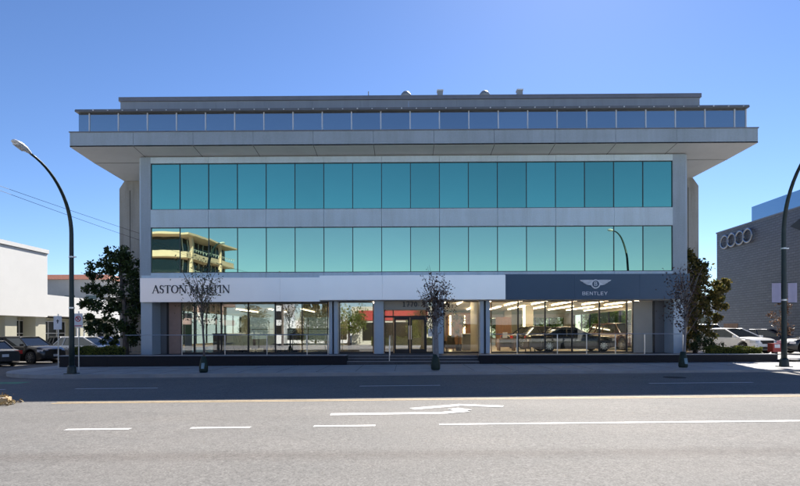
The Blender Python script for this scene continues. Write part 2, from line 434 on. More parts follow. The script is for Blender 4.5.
structure(prism_xy([(-75, -3.5), (75, -3.5), (75, 2.6), (-75, 2.6)], -.1, .05).build('sidewalk', 'apron'))
structure(prism_xy([(-75, -15), (75, -15), (75, -3.51), (-75, -3.51)], -.1, .03).build('bounce_forecourt', 'apron'))  # unseen pale paving, added to bounce sunlight onto the facade

sheet('gutter', 'gutter', [-13.2, 20, 45, 75], 19.78, 20.2, .004)
def mark(name, pxs, m='paint', dz=.005):
    pts = [gp(x, y, dz) for x, y in pxs]
    o = MB(); o.face(pts); return structure(o.build(name, m))
def stripe(name, x0, x1, y0, y1, w, m='paint', dz=.005):
    o = MB(); n = max(1, int(abs(x1 - x0) / 6))
    for i in range(n):
        a = x0 + (x1 - x0) * i / n; c = x0 + (x1 - x0) * (i + 1) / n
        ya = y0 + (y1 - y0) * i / n; yc = y0 + (y1 - y0) * (i + 1) / n
        o.face([(a, ya - w / 2, zg(a) + dz), (c, yc - w / 2, zg(c) + dz), (c, yc + w / 2, zg(c) + dz), (a, ya + w / 2, zg(a) + dz)])
    return structure(o.build(name, m))
stripe('yellow_line', -8.6, 44, 12.88, 13.0, .085, 'yellow')
stripe('yellow_line', -8.6, 44, 13.07, 13.21, .085, 'yellow')
for x0, x1, y in ((-5.95, -4.82, 9.28), (-3.77, -2.72, 9.33), (-1.62, -.53, 9.40)): stripe('lane_line', x0, x1, y, y + .015, .13)
stripe('lane_line', .60, 40, 9.47, 9.75, .13)
for px0, px1 in ((-60, 10), (79, 160), (360, 440), (648, 752), (900, 1000)):
    a = gp(px0, 389 - 6.2 * px0 / 700, 0); c = gp(px1, 389 - 6.2 * px1 / 700, 0)
    stripe('lane_line', a.x, c.x, 16.35, 16.35, .12)
b = MB()                                                       # turn arrow painted in the turning lane
def gline(x0, y0, x1, y1, w0, w1, dz):
    a = Vector((x0, y0, 0)); c = Vector((x1, y1, 0)); d = (c - a).normalized(); n = Vector((-d.y, d.x, 0))
    p = [a + n * w0 / 2, a - n * w0 / 2, c - n * w1 / 2, c + n * w1 / 2]
    b.face([(q.x, q.y, zg(q.x) + dz) for q in p])
yc = 10.75
ax0, ax1, tip = gp(330, 415).x, gp(448, 413.3).x, gp(463, 405)
gline(ax0, yc, ax1, yc + .06, .26, .22, .005)
gline(ax1 - .05, yc + .06, gp(466, 411).x, gp(466, 411).y, .24, .3, .009)
gline(gp(466, 411).x, gp(466, 411).y - .02, gp(453, 409).x, gp(453, 409).y, .34, .30, .013)
t = gp(459, 405); l = gp(412, 409); r = gp(503, 406.8)
for q in (l, r): gline(q.x, q.y, t.x + (.05 if q is l else -.05), t.y, .26, .26, .005 if q is l else .009)
structure(b.build('turn_arrow', 'paint'))
# manhole and patch give the carriageway some wear
m_ = MB().lathe([(.36, 0), (.36, .006)], (9.2, 18.3, zg(9.2) + .002), seg=24); structure(m_.build('manhole_cover', 'tyre'))

q0, q1 = gp(-30, 383.4), gp(27, 382.6)
stripe('bike_lane', q0.x, q1.x, q0.y, q0.y, .75, 'bikegreen', .004)
# median nose with leaf litter
nose = [(-60, 12.0), (-60, 13.55), (-10.4, 13.35), (-9.9, 13.12), (-9.8, 12.9), (-9.95, 12.62), (-10.5, 12.42)]
structure(prism_xy(nose, -.05, .13).build('median', 'apron'))
nk = MB()
pts = [(-14, 12.19), (-10.55, 12.36), (-9.92, 12.58), (-9.74, 12.9), (-9.84, 13.16), (-10.35, 13.41), (-14, 13.42)]
for i in range(len(pts) - 1):
    a, c = Vector((*pts[i], 0)), Vector((*pts[i + 1], 0)); d = (c - a); mid = (a + c) / 2
    nk.obox((mid.x, mid.y, zg(mid.x) + .07), d / 2, Vector((-d.y, d.x, 0)).normalized() * .045, (0, 0, .075))
structure(nk.build('median_kerb', 'yellow'))
lit = MB()
for i in range(520):
    x = -9.55 - abs(random.gauss(0, .75)) + .15 * R(); y = 12.72 + random.gauss(0, .2)
    h = .17 if x < -9.75 and 12.5 < y < 13.3 else .02
    lit.leaf((x, y, zg(x) + h + abs(random.gauss(0, .03))), .075, .6)
o = lit.build('leaf_litter', 'dry'); o['kind'] = 'stuff'

# ------------------------------------------------------------------ the dealership building
B = thing('showroom_building', 'four storey concrete building with two teal window bands and a wide overhanging eave', 'building', (.36, 27.9, .15))
XL, XR = -13.88, 14.63
YF = 27.9
f3, f2 = (8.11, 10.55), (4.79, 7.18)
WX0, PW = -13.36, 27.32 / 18
def conc_panels(z0, z1, y, xs, m='conc', th=.25):
    b = MB()
    for i in range(len(xs) - 1): b.box(xs[i] + .007, xs[i + 1] - .007, y, y + th, z0, z1)
    return b
xs4 = [XL] + [WX0 + PW * k for k in range(2, 17, 2)] + [XR]
jj = MB()
for z0, z1, nm in ((10.55, 10.87, 'head_band'), (7.18, 8.11, 'spandrel'), (4.45, 4.79, 'sill_band')): conc_panels(z0, z1, YF, xs4).build(nm, 'conc', B)
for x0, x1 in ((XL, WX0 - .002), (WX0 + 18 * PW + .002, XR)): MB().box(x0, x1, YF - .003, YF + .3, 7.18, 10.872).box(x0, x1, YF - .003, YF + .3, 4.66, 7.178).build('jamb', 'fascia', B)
# chamfered outer corners of the projecting bay
for xe, sg in ((XL, -1), (XR, 1)):
    fixn(MB().prism([(xe, YF, 3.3), (xe + sg * .14, YF + .14, 3.3), (xe + sg * .14, 31.49, 3.3), (xe, 31.49, 3.3)], (0, 0, 7.57)).build('bay_side', 'pier', B))
bx('backing_wall', 'joint', B, XL + .02, XR - .02, YF + .25, YF + .45, 3.6, 10.8)
# teal windows
for (z0, z1) in (f3, f2):
    for k in range(18):
        x0 = WX0 + k * PW; x1 = x0 + PW; y = YF + .07
        th, ph = U(-.003, .003), U(-.0025, .0025)
        hw, hh = PW / 2 - .016, (z1 - z0) / 2 - .03
        pane = MB().obox(((x0 + x1) / 2, y + .02, (z0 + z1) / 2), (hw, hw * th, 0), (0, .008, 0), (0, hh * ph, hh)).build('window', 'teal' if z0 < 6 else 'teal_upper_sky', B)
        fr = MB()
        fr.box(x0, x0 + .019, y - .02, y + .06, z0, z1); fr.box(x1 - .019, x1, y - .02, y + .06, z0, z1)
        fr.box(x0 + .019, x1 - .019, y - .018, y + .06, z0, z0 + .04); fr.box(x0 + .019, x1 - .019, y - .018, y + .06, z1 - .04, z1)
        fr.build('frame', 'tealframe', pane)
# body behind, with chamfered shoulders under the eave
BL, BR, YB, YE = -16.95, 17.27, 31.5, 55.5
b = MB()
b.prism([(BL, YB, .1), (XL - .141, YB, .1), (XL - .141, YB, 10.66), (BL + .3, YB, 10.66), (BL, YB, 10.2)], (0, .35, 0))
b.prism([(BR, YB, .1), (XR + .141, YB, .1), (XR + .141, YB, 10.70), (BR - .35, YB, 10.70), (BR, YB, 10.2)], (0, .35, 0))
b.box(BL, BL + .3, YB + .35, YE, 3.5, 10.2); b.box(BR - .3, BR, YB + .35, YE, 3.5, 10.2)
b.box(BL, BR, YE - .3, YE, 3.5, 10.6)
b.box(BL + .3, BR - .3, YB + .35, YE - .3, 10.3, 10.6)
b.box(BL, BL + .3, YB + .35, 38, .1, 3.5); b.box(BR - .3, BR, YB + .35, 38, .1, 3.5)
fixn(b.build('body_wall', 'conc2', B))
for x in (BL + .62, BL + 1.55, XL - .75, BR - .62, BR - 1.5): bx('wall_joint', 'joint', B, x, x + .03, YB - .02, YB, .5, 10.1)
# eave slab, soffit
EL, ER, YEV = -16.94, 17.66, 26.8
ztop, zbot = 11.78, 11.06
xs = [EL] + [WX0 + PW * 2 * k - .35 for k in range(0, 10)] + [ER]
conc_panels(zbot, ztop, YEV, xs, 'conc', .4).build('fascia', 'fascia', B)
b = MB(); b.box(EL + .02, ER - .02, YEV + .4, 57, zbot + .02, ztop - .005); b.build('roof_slab', 'conc2', B)
b = MB(); b.box(EL - .03, ER + .03, YEV - .035, YEV + .5, ztop + .002, ztop + .05); b.build('fascia_coping', 'coping', B)
s1, s2 = 28.75, 31.5
b = MB()
b.prism([(EL, YEV, zbot - .002), (ER, YEV, zbot - .002), (ER - .35, s1, 10.855), (EL + .1, s1, 10.855)], (0, 0, .06))
b.prism([(EL + .1, s1, 10.852), (ER - .35, s1, 10.852), (ER - .85, s2 + .4, 10.63), (EL + .32, s2 + .4, 10.63)], (0, 0, .06))
b.prism([(EL + .1, s1, 10.86), (EL + .32, s2, 10.63), (EL + .32, 57, 10.63), (EL + .05, 57, 11.1), (EL + .05, s2, 11.1)], (.2, 0, 0.03))
fixn(b.build('soffit', 'soffit', B))
b = MB()
for k in range(0, 10):
    x = WX0 + PW * 2 * k - .35
    b.prism([(x, YEV + .005, zbot - .008), (x + .025, YEV + .005, zbot - .008), (x + .025, s1, 10.848), (x, s1, 10.848)], (0, 0, .004))
b.box(EL + .1, ER - .35, s1 - .015, s1 + .015, 10.842, 10.85)
b.build('soffit_joint', 'joint', B)
# clerestory glass band under the roof
YG = 27.3; gz0, gz1 = 11.84, 12.95
gx = [-16.80] + [-16.22 + 1.5005 * k for k in range(23)] + [17.37]
for k in range(len(gx) - 1):
    x0, x1 = gx[k], gx[k + 1]
    th, ph = U(-.003, .003), U(-.004, .004); hw, hh = (x1 - x0) / 2 - .02, (gz1 - gz0) / 2
    pane = MB().obox(((x0 + x1) / 2, YG, (gz0 + gz1) / 2), (hw, hw * th, 0), (0, .006, 0), (0, hh * ph, hh)).build('clerestory_window', 'bluegl', B)
    fr = MB(); fr.box(x1 - .026, x1 + .026, YG - .04, YG + .03, gz0, gz1); fr.box(x0 + .026, x1 - .026, YG - .03, YG + .02, gz0 - .05, gz0 + .025)
    fr.build('frame', 'lightmetal', pane)
b = MB(); b.box(-16.78, 17.35, YG + .05, YG + .3, ztop, 12.95); b.box(-16.78, -16.5, YG + .3, 45, ztop, 12.95); b.box(17.05, 17.35, YG + .3, 45, ztop, 12.95); b.build('clerestory_wall', 'joint', B)
b = MB(); b.box(-16.86, 17.43, 27.08, 27.6, 12.96, 13.03)
b.prism([(-16.86, 27.1, 13.031), (17.43, 27.1, 13.031), (16.6, 30, 13.55), (-16.1, 30, 13.55)], (0, 0, .05)); b.box(-16.86, 17.43, 27.6, 46, 12.97, 13.02)
fixn(b.build('roof_edge', 'roofedge', B))
for k in range(45):
    x = -15.9 + k * .7502
    bx('roof_bracket', 'lightmetal', B, x - .03, x + .03, 27.04, 27.078, 12.985, 13.02 + .02 * (k % 3 == 0))
# parapet screen and roof plant
b = MB()
for k in range(12):
    x0 = -16.07 + k * 32.6 / 12; b.box(x0 + .004, x0 + 32.6 / 12 - .004, 30, 30.12, 12.9, 14.72)
b.box(-16.07, -15.95, 30.12, 46, 12.9, 14.72); b.box(16.41, 16.53, 30.12, 46, 12.9, 14.72); b.box(-16.07, 16.53, 46, 46.1, 12.9, 14.72)
b.build('parapet', 'screen', B)
b = MB(); b.box(-16.14, 16.60, 29.93, 30.22, 14.722, 14.95); b.box(-16.14, -15.9, 30.22, 46, 14.722, 14.95); b.box(16.36, 16.60, 30.22, 46, 14.722, 14.95)
b.build('parapet_coping', 'coping', B)
bx('roof_deck', 'joint', B, -15.9, 16.36, 30.2, 46, 14.0, 14.1)
for px, lab in ((406, 'mushroom shaped metal roof vent beside the thin mast'), (484.5, 'mushroom shaped metal roof vent nearer the east corner')):
    p = at(px, 96, 33); v = thing('roof_vent', lab, 'roof vent', (p.x, p.y, 14.1), group='mushroom vents on the roof')
    MB().lathe([(.13, 14.1), (.13, 16.25)], (p.x, p.y, 0), seg=14).build('duct', 'hvac', v)
    MB().lathe([(.14, 16.1), (.33, 16.12), (.36, 16.22), (.30, 16.36), (.18, 16.5), (.05, 16.56)], (p.x, p.y, 0), seg=16).build('cowl', 'hvac', v, smooth=True)
for px, lab in ((440, 'square grey roof duct between the two mushroom vents'), (519.5, 'square grey roof duct furthest along the roof')):
    p = at(px, 96, 33.5); v = thing('roof_duct', lab, 'roof duct', (p.x, p.y, 14.1), group='square ducts on the roof')
    bx('duct', 'hvac', v, p.x - .17, p.x + .17, p.y - .17, p.y + .17, 14.1, 16.72)
    bx('cap', 'lightmetal', v, p.x - .20, p.x + .20, p.y - .20, p.y + .20, 16.722, 16.80)
p = at(368.5, 96, 33); tag(MB().tube([(p.x, p.y, 14.1), (p.x, p.y, 16.55)], .035, 6).build('roof_mast', 'hvac'), 'thin metal mast standing on the roof behind the parapet', 'mast')

# ground floor: terrace, piers, glazing
FZ = .50
YW = 28.9
b = MB(); b.box(-13.9, -2.78, 25.6, 28.88, .05, FZ); b.box(3.52, 14.65, 25.6, 28.88, .05, FZ); b.box(-2.78, 3.52, 26.35, 28.88, .05, FZ)
b.build('terrace', 'tread', B)
b = MB(); b.box(-2.77, 3.51, 25.30, 26.35, .05, .262); b.box(-2.77, 3.51, 25.66, 26.35, .262, .382); b.box(-2.77, 3.51, 26.02, 26.36, .382, FZ + .002)
b.build('entrance_steps', 'tread', B)
b = MB()
for y, z in ((25.30, .262), (25.66, .382), (26.02, FZ + .002)): b.box(-2.765, 3.505, y - .004, y + .05, z - .018, z + .003)
b.build('step_nosing', 'stonecap', B)
for x0, x1, xm in ((-16.5, -2.78, 0), (3.52, 17.5, 0)):
    b = MB(); n = 6
    for k in range(n):
        a = x0 + (x1 - x0) * k / n; c = x0 + (x1 - x0) * (k + 1) / n; b.box(a + .004, c - .004, 25.27, 25.58, -.2, .535)
    w = b.build('plinth_wall', 'granite', B)
    bx('cap_stone', 'stonecap', w, x0 - .01, x1 + .01, 25.25, 25.60, .536, .572)
b = MB(); b.box(-16.5, -16.2, 25.58, 31.45, -.2, .53); b.box(17.2, 17.5, 25.58, 31.4, -.2, .53); b.build('planter_wall', 'granite', B)
b = MB(); b.box(-16.2, -13.92, 25.6, 31.48, 0, .48); b.box(14.67, 17.2, 25.6, 31.48, 0, .48); b.build('planter_soil', 'soil', B)
# showroom shell
b = MB(); b.box(BL + .3, BR - .3, YW - .02, YE - .3, .1, FZ - .001); b.build('showroom_floor', 'tile', B)
bx('showroom_ceiling', 'ceil', B, BL + .3, BR - .3, YW + .1, YE - .3, 3.50, 3.6)
bx('entrance_soffit', 'soffit', B, XL, XR, YF - .1, YW + .1, 3.30, 3.42)
def X(px, Y): return at(px, 332, Y).x
def zz(py, Y, px=413): return at(px, py, Y).z
# piers
for p0, p1 in ((141, 152), (673.5, 686)): bx('pier', 'pier', B, X(p0, YF), X(p1, YF), YF, YW + .1, FZ, 3.30)
for p0, p1, y0 in ((329, 332.2, 28.3), (334, 337.8, 28.3), (480, 483.8, 28.3), (486, 490, 28.3), (374, 383.6, 28.2), (433.5, 443.5, 28.2)): bx('pier', 'pier', B, X(p0, y0), X(p1, y0), y0, YW + .08, FZ, 3.299)
for p0, p1 in ((332.2, 334), (483.8, 486)): bx('pier_recess', 'joint', B, X(p0, 28.4), X(p1, 28.4), 28.45, YW + .05, FZ, 3.298)
bx('grey_panel', 'gpanel', B, X(152, YF), X(167, YW), YW - .02, YW + .2, FZ, 3.29); bx('grey_panel', 'gpanel', B, X(654.5, YW), X(673.5, YF), YW - .02, YW + .2, FZ, 3.29)
bx('mauve_panel', 'salmon', B, X(169, YW), X(181, YW), YW - .015, YW + .2, FZ, 3.289)
bx('beige_panel', 'bpanel', B, X(633, YW), X(652.5, YW), YW - .015, YW + .2, FZ, 3.289)
for p in (168, 653.5): bx('panel_reveal', 'darkmetal', B, X(p - .9, YW), X(p + .9, YW), YW - .05, YW + .1, FZ, 3.29)
def pane(p0, p1, z0=FZ + .06, z1=3.29, name='shop_window'):
    x0, x1 = X(p0, YW), X(p1, YW); a = U(-.002, .002)
    g = MB().obox(((x0 + x1) / 2, YW, (z0 + z1) / 2), ((x1 - x0) / 2 - .03, a, 0), (0, .005, 0), (0, a * .7, (z1 - z0) / 2 - .01)).build(name, 'shop' if p0 > 440 else 'shop2' if p0 > 260 else 'shop3', B)
    fr = MB(); fr.box(x0 - .0, x0 + .035, YW - .05, YW + .06, z0 - .06, z1); fr.box(x1 - .035, x1, YW - .05, YW + .06, z0 - .06, z1)
    fr.box(x0 + .035, x1 - .035, YW - .045, YW + .055, z0 - .06, z0 + .012); fr.box(x0 + .035, x1 - .035, YW - .045, YW + .055, z1 - .03, z1)
    fr.build('frame', 'darkmetal', g); return g
for p in (181.5, 194.5, 221.5, 248.5, 275.5, 302.0):
    q = {181.5: 194.5, 302.0: 328.0}.get(p, p + 27); pane(p, q)
pane(339, 373.5); pane(443.5, 479)
for p0, p1 in ((491, 518), (518, 545), (545, 572), (572, 599.2), (599.2, 626.6), (626.6, 633)): pane(p0, p1)
pane(384.5, 393.5); pane(426, 433.5)
# entrance: name board panel, red transom, double doors
dz0, dz1 = zz(317.5, YW), zz(310.5, YW)
bx('number_panel', 'bpanel', B, X(383.8, 28.4), X(427, 28.4), 28.4, 28.5, zz(309.8, 28.4), 3.297)
bx('transom', 'shop2', B, X(394, YW), X(426, YW), YW - .005, YW + .005, dz0 + .06, zz(309.5, YW))
for p0, p1 in ((394, 409.8), (410.2, 426)):
    x0, x1 = X(p0, YW), X(p1, YW)
    d = MB()
    d.box(x0, x0 + .10, YW - .03, YW + .03, FZ, dz0); d.box(x1 - .10, x1, YW - .03, YW + .03, FZ, dz0)
    d.box(x0 + .1, x1 - .1, YW - .028, YW + .028, FZ, FZ + .22); d.box(x0 + .1, x1 - .1, YW - .028, YW + .028, dz0 - .12, dz0)
    dr = d.build('entrance_door', 'darkmetal', B)
    bx('door_glass', 'shop2', dr, x0 + .1, x1 - .1, YW - .004, YW + .004, FZ + .22, dz0 - .12)
    hx = x1 - .05 if p0 == 394 else x0 + .05
    MB().tube([(hx, YW - .09, FZ + .75), (hx, YW - .09, FZ + 1.5)], .018, 8).build('handle', 'steel', dr)
bx('transom_bar', 'darkmetal', B, X(384.5, YW), X(433.5, YW), YW - .06, YW + .06, dz0 + .002, dz0 + .09)
# digits
def strokes(parent, paths, ox, oz, s, y, m, w=.13, name='letter', dep=.03):
    b = MB()
    for k, st in enumerate(paths):
        pts = st[0]; ws = st[1] if len(st) > 1 else w
        if not isinstance(ws, (list, tuple)): ws = [ws] * len(pts)
        P = [Vector((q[0], 0, q[1])) for q in pts]; lft = []; rgt = []
        for i, q in enumerate(P):
            d = (P[min(i + 1, len(P) - 1)] - P[max(0, i - 1)]).normalized(); n = Vector((-d.z, 0, d.x))
            lft.append(q + n * ws[i] / 2); rgt.append(q - n * ws[i] / 2)
        yo = y - dep - .0015 * k
        for i in range(len(P) - 1):
            quad = [lft[i], lft[i + 1], rgt[i + 1], rgt[i]]
            b.prism([(ox + q.x * s, yo, oz + q.z * s) for q in quad], (0, dep, 0))
    return fixn(b.build(name, m, parent))
def arc(cx, cz, rx, rz, a0, a1, n=12): return [(cx + rx * cos(radians(a0 + (a1 - a0) * i / n)), cz + rz * sin(radians(a0 + (a1 - a0) * i / n))) for i in range(n + 1)]
dig = {'1': [([(.28, 0), (.28, 1)], .2), ([(.06, .80), (.3, .97)], .14), ([(.03, .05), (.53, .05)], .1)],
       '7': [([(0, .93), (.58, .93)], .15), ([(.54, .90), (.34, .45), (.24, 0)], [.14, .19, .2])],
       '2': [(arc(.3, .68, .22, .25, 170, -20, 10) + [(.06, .08)], .15), ([(0, .06), (.6, .06)], .13)],
       '0': [(arc(.3, .5, .22, .44, 0, 360, 20), [.2 if abs(cos(radians(18 * i))) > .5 else .12 for i in range(21)])]}
digits = '1770'
s = .27; x = X(402.7, 28.4); z = zz(306.8, 28.4)
for c in digits:
    strokes(B, dig[c], x, z, s, 28.4, 'letterdark', name='number'); x += .205
# paper notice by the door
tag(bx('paper_notice', 'signwhite', None, X(428.3, 28.84), X(432.5, 28.84), 28.835, 28.842, zz(336.5, 28.84), zz(329, 28.84)), 'white paper notice taped on the narrow glass beside the entrance doors', 'notice')
# rear and side windows of the showroom
def backwin(name, axis, fixed, a0, a1, n, z0, z1):
    g = (a1 - a0) / n
    for k in range(n):
        p, q = a0 + g * k, a0 + g * (k + 1)
        if axis == 'x':
            w = MB().box(p + .04, q - .04, fixed - .005, fixed + .005, z0, z1).build(name, 'backgl', B)
            fr = MB().box(p, p + .04, fixed - .06, fixed + .06, z0, z1).box(q - .04, q, fixed - .06, fixed + .06, z0, z1).box(p + .04, q - .04, fixed - .05, fixed + .05, (z0 + z1) / 2 - .03, (z0 + z1) / 2 + .03)
        else:
            w = MB().box(fixed - .005, fixed + .005, p + .04, q - .04, z0, z1).build(name, 'backgl', B)
            fr = MB().box(fixed - .06, fixed + .06, p, p + .04, z0, z1).box(fixed - .06, fixed + .06, q - .04, q, z0, z1)
        fr.build('frame', 'darkmetal', w)
backwin('side_window', 'y', BR - .15, 38, 54.2, 7, .95, 3.3)
backwin('side_window', 'y', BL + .15, 38, 54.2, 7, .75, 3.3)
backwin('rear_window', 'x', YE - .15, 6.3, 11.0, 3, 1.0, 3.1)
backwin('rear_window', 'x', YE - .15, 12.0, 16.4, 3, 1.0, 3.1)
backwin('rear_window', 'x', YE - .15, -16.2, -6.0, 5, .75, 3.2)
b = MB()
for x0 in (BL, BR - .3):
    b.box(x0, x0 + .3, 38, 54.2, .1, .75 if x0 == BL else .95); b.box(x0, x0 + .3, 38, 54.2, 3.3, 3.5); b.box(x0, x0 + .3, 54.2, YE, .1, 3.5)
ye0, ye1 = YE - .3, YE
for a, c in ((BL + .3, -16.2), (-6.0, 6.3), (11.0, 12.0), (16.4, BR - .3)): b.box(a, c, ye0, ye1, .1, 3.5)
for a, c, lo, hi in ((6.3, 11, 1.0, 3.1), (12, 16.4, 1.0, 3.1), (-16.2, -6, .75, 3.2)): b.box(a, c, ye0, ye1, .1, lo); b.box(a, c, ye0, ye1, hi, 3.5)
b.build('rear_wall', 'wallin', B)
for (x, y) in ((9.2, 40.0), (9.2, 48.0), (1.0, 46), (-9.5, 40), (-9.5, 48)): bx('column', 'wallin', B, x - .32, x + .32, y - .32, y + .32, FZ, 3.5)
wl, wr = X(338.5, YW + .2), X(480, YW + .2)
parts('partition', 'wallin', B, [(wl - .1, wl + .1, YW + .15, 33.0, FZ, 3.5), (wr - .1, wr + .1, YW + .15, 32.5, FZ, 3.5), (-1.2, 1.5, 36, 36.2, FZ, 3.5)])
b = MB(); b.box(X(445, 36), X(472, 36), 36, 36.15, FZ, 2.95); b.box(X(496, 40), X(511.5, 40), 40, 40.2, FZ, 2.75); b.box(X(344, 39), X(352, 39), 39, 39.2, FZ, 2.9); b.build('wood_panel', 'wood', B)
for px in (450.3, 464.3): bx('wall_light', 'slot', B, X(px - .9, 35.9), X(px + .9, 35.9), 35.94, 35.97, .8, 2.75)
bx('glowing_pillar', 'slot', B, X(523.2, 37), X(525.2, 37), 37, 37.1, .7, zz(305, 37))  # white pillar, its brightness put in as a glow
# ceiling strip lights run into the depth of the showrooms
for xx, y0, y1 in [(5.0, 30.0, 35.5), (5.0, 37, 43), (6.8, 30.6, 36.5), (6.8, 38, 44), (8.3, 29.8, 35), (8.3, 37, 43), (10.0, 30.4, 36.4), (10.0, 38, 45), (11.8, 29.8, 35.6), (11.8, 37.5, 44), (13.6, 30.4, 36.5), (13.6, 38.5, 45), (15.4, 30, 36), (15.4, 38, 46),
                   (2.4, 30.4, 33.2), (3.4, 31.2, 34.6), (-1.9, 31, 33), (-5.5, 41, 47), (-8, 41, 47), (-10.5, 41, 47), (-13, 41, 47)]:  # the four west strips are added out of view to warm that showroom
    bx('ceiling_and_fill_light', 'strip', B, xx - .028, xx + .028, y0, y1, 3.42, 3.45)
# shop signs (each a thing of its own, fixed to the facade)
def sign(label, x0, x1, y, z0, z1, m, seams=()):
    t = thing('shop_sign', label, 'sign', ((x0 + x1) / 2, y, z0), group='signs above the shopfront')
    b = MB(); e = [x0] + list(seams) + [x1]
    for i in range(len(e) - 1): b.box(e[i] + .003, e[i + 1] - .003, y, YF - .02, z0, z1)
    b.build('panel', m, t); return t
SL = X(141, 27.7); SM = X(319.7, 27.6); SR = X(505.5, 27.6)
sA = sign('long white shop sign with dark serif lettering', SL - .02, SM - .002, 27.66, 3.245, 4.50, 'signwhite', [X(280, 27.66)])
sB = sign('plain white sign panel over the entrance without lettering', SM, SR - .002, 27.55, 3.32, 4.585, 'signwhite', [X(382.5, 27.6)])
sC = sign('navy blue shop sign with a silver winged emblem', SR, XR + .05, 27.62, 3.315, 4.62, 'signblue', [X(575, 27.6), X(640, 27.6)])
th, tk, sf = .055, .15, .045
def serif(x, z, w=.26): return ([(x - w / 2, z), (x + w / 2, z)], sf)
LET = {
 'A': (.92, [([(.06, 0), (.46, 1.0)], th), ([(.44, 1.0), (.84, 0)], tk), ([(.2, .34), (.68, .34)], sf), serif(.06, .02, .24), serif(.84, .02, .30)]),
 'S': (.62, [(arc(.30, .745, .21, .235, 25, 250, 10)[:-1] + arc(.28, .27, .22, .25, 75, -150, 12), [.05, .05, .06, .08, .1, .12, .13, .14, .15, .16, .16, .15, .15, .14, .14, .13, .11, .09, .07, .06, .05, .05, .05]), ([(.5, .74), (.52, .96)], .045), ([(.07, .06), (.07, .28)], .045)]),
 'T': (.80, [([(.02, .975), (.78, .975)], .06), ([(.40, 0), (.40, .97)], tk), serif(.40, .02, .34), ([(.03, .98), (.03, .78)], .045), ([(.77, .98), (.77, .78)], .045)]),
 'O': (1.02, [(arc(.5, .5, .41, .48, 0, 360, 28), [.06 + .10 * abs(cos(radians(i * 360 / 28))) for i in range(29)])]),
 'N': (1.0, [([(.12, 0), (.12, 1)], th), ([(.10, 1), (.86, 0)], tk), ([(.87, 0), (.87, 1)], th), serif(.12, .02), serif(.87, .98), serif(.06, .98, .2)]),
 'M': (1.16, [([(.12, 0), (.17, 1)], th), ([(.17, 1), (.56, .06)], tk), ([(.56, .06), (.96, 1)], th), ([(.97, 1), (1.03, 0)], tk), serif(.11, .02), serif(1.03, .02, .32), serif(.1, .98, .18), serif(1.03, .98, .18)]),
 'R': (.80, [([(.16, 0), (.16, 1)], tk), (arc(.28, .735, .27, .235, 90, -90, 10), [.05, .06, .08, .11, .14, .15, .14, .11, .08, .06, .05]), ([(.16, .97), (.3, .97)], sf), ([(.16, .5), (.3, .5)], sf), ([(.36, .5), (.76, 0)], .14), serif(.16, .02, .32), serif(.74, .02, .2)]),
 'I': (.40, [([(.19, 0), (.19, 1)], tk), serif(.19, .02, .34), serif(.19, .98, .34)])}
x0 = X(152.5, 27.66); x1 = X(230.5, 27.66); z0 = zz(293.2, 27.66, 190); hh = zz(285.2, 27.66, 190) - z0
word = 'ASTON MARTIN'; sp = .07
adv = sum(LET[c][0] + sp if c != ' ' else .38 for c in word)
sx_ = (x1 - x0) / adv
x = x0
for c in word:
    if c == ' ': x += .38 * sx_; continue
    w, ps = LET[c]
    # letters keep the photo's width and height separately
    ps2 = [([(q[0] * sx_ / hh, q[1]) for q in st[0]], st[1]) for st in ps]
    strokes(sA, ps2, x, z0, hh, 27.66, 'letterdark'); x += (w + sp) * sx_
# winged emblem
def em(px, py): p = at(px, py, 27.62); return (p.x, p.z)
cx, cz = em(595.3, 284.3)
def wing(sg):
    out = [(.28, .56), (1.62, .56), (1.50, .40), (1.30, .28), (1.22, .16), (1.02, .04), (.92, -.06), (.70, -.10), (.44, -.14), (.30, .02)]
    b = MB(); b.prism([(cx + sg * u * .50, 27.575, cz + w * .40) for u, w in out], (0, .045, 0)); return fixn(b.build('wing', 'letterlight', sC))
wing(1); wing(-1)
b = MB()
for sg in (1, -1):
    for q in range(4):
        b.obox((cx + sg * (.58 + q * .04) * .5 * 1.5, 27.572, cz + (.40 - .14 * q) * .40), (.27 - .045 * q, 0, 0), (0, .004, 0), (0, 0, .006))
b.build('feather_line', 'signblue', sC)
MB().lathe([(.235, 0), (.235, .05)], (cx, 27.56, cz + .01), 'y', 28).build('emblem_ring', 'letterlight', sC)
MB().lathe([(.175, 0), (.175, .01)], (cx, 27.548, cz + .01), 'y', 28).build('emblem_disc', 'signblue', sC)
strokes(sC, [([(.12, 0), (.12, 1)], .16), ([(.02, .96), (.4, .96)], .11), (arc(.38, .75, .24, .215, 90, -90, 8), .15), (arc(.4, .27, .28, .235, 90, -90, 8), .16), ([(.02, .52), (.4, .52)], .1), ([(.02, .04), (.42, .04)], .11)], cx - .085, cz - .085, .21, 27.547, 'letterlight', name='emblem_letter', dep=.012)
W_ = .15
SANS = {'B': (.86, [([(.08, 0), (.08, 1)], W_), ([(.08, .92), (.6, .92)], W_), ([(.08, .5), (.62, .5)], W_), ([(.08, .08), (.62, .08)], W_), (arc(.58, .71, .16, .21, 90, -90, 6), W_), (arc(.6, .29, .18, .21, 90, -90, 6), W_)]),
 'E': (.80, [([(.08, 0), (.08, 1)], W_), ([(.08, .92), (.72, .92)], W_), ([(.08, .5), (.66, .5)], W_), ([(.08, .08), (.72, .08)], W_)]),
 'N': (.92, [([(.08, 0), (.08, 1)], W_), ([(.08, .95), (.8, .05)], .17), ([(.8, 0), (.8, 1)], W_)]),
 'T': (.84, [([(0, .92), (.8, .92)], W_), ([(.4, 0), (.4, .9)], W_)]),
 'L': (.74, [([(.08, 0), (.08, 1)], W_), ([(.08, .08), (.68, .08)], W_)]),
 'Y': (.86, [([(.02, 1), (.42, .45)], W_), ([(.82, 1), (.42, .45)], W_), ([(.42, .5), (.42, 0)], W_)])}
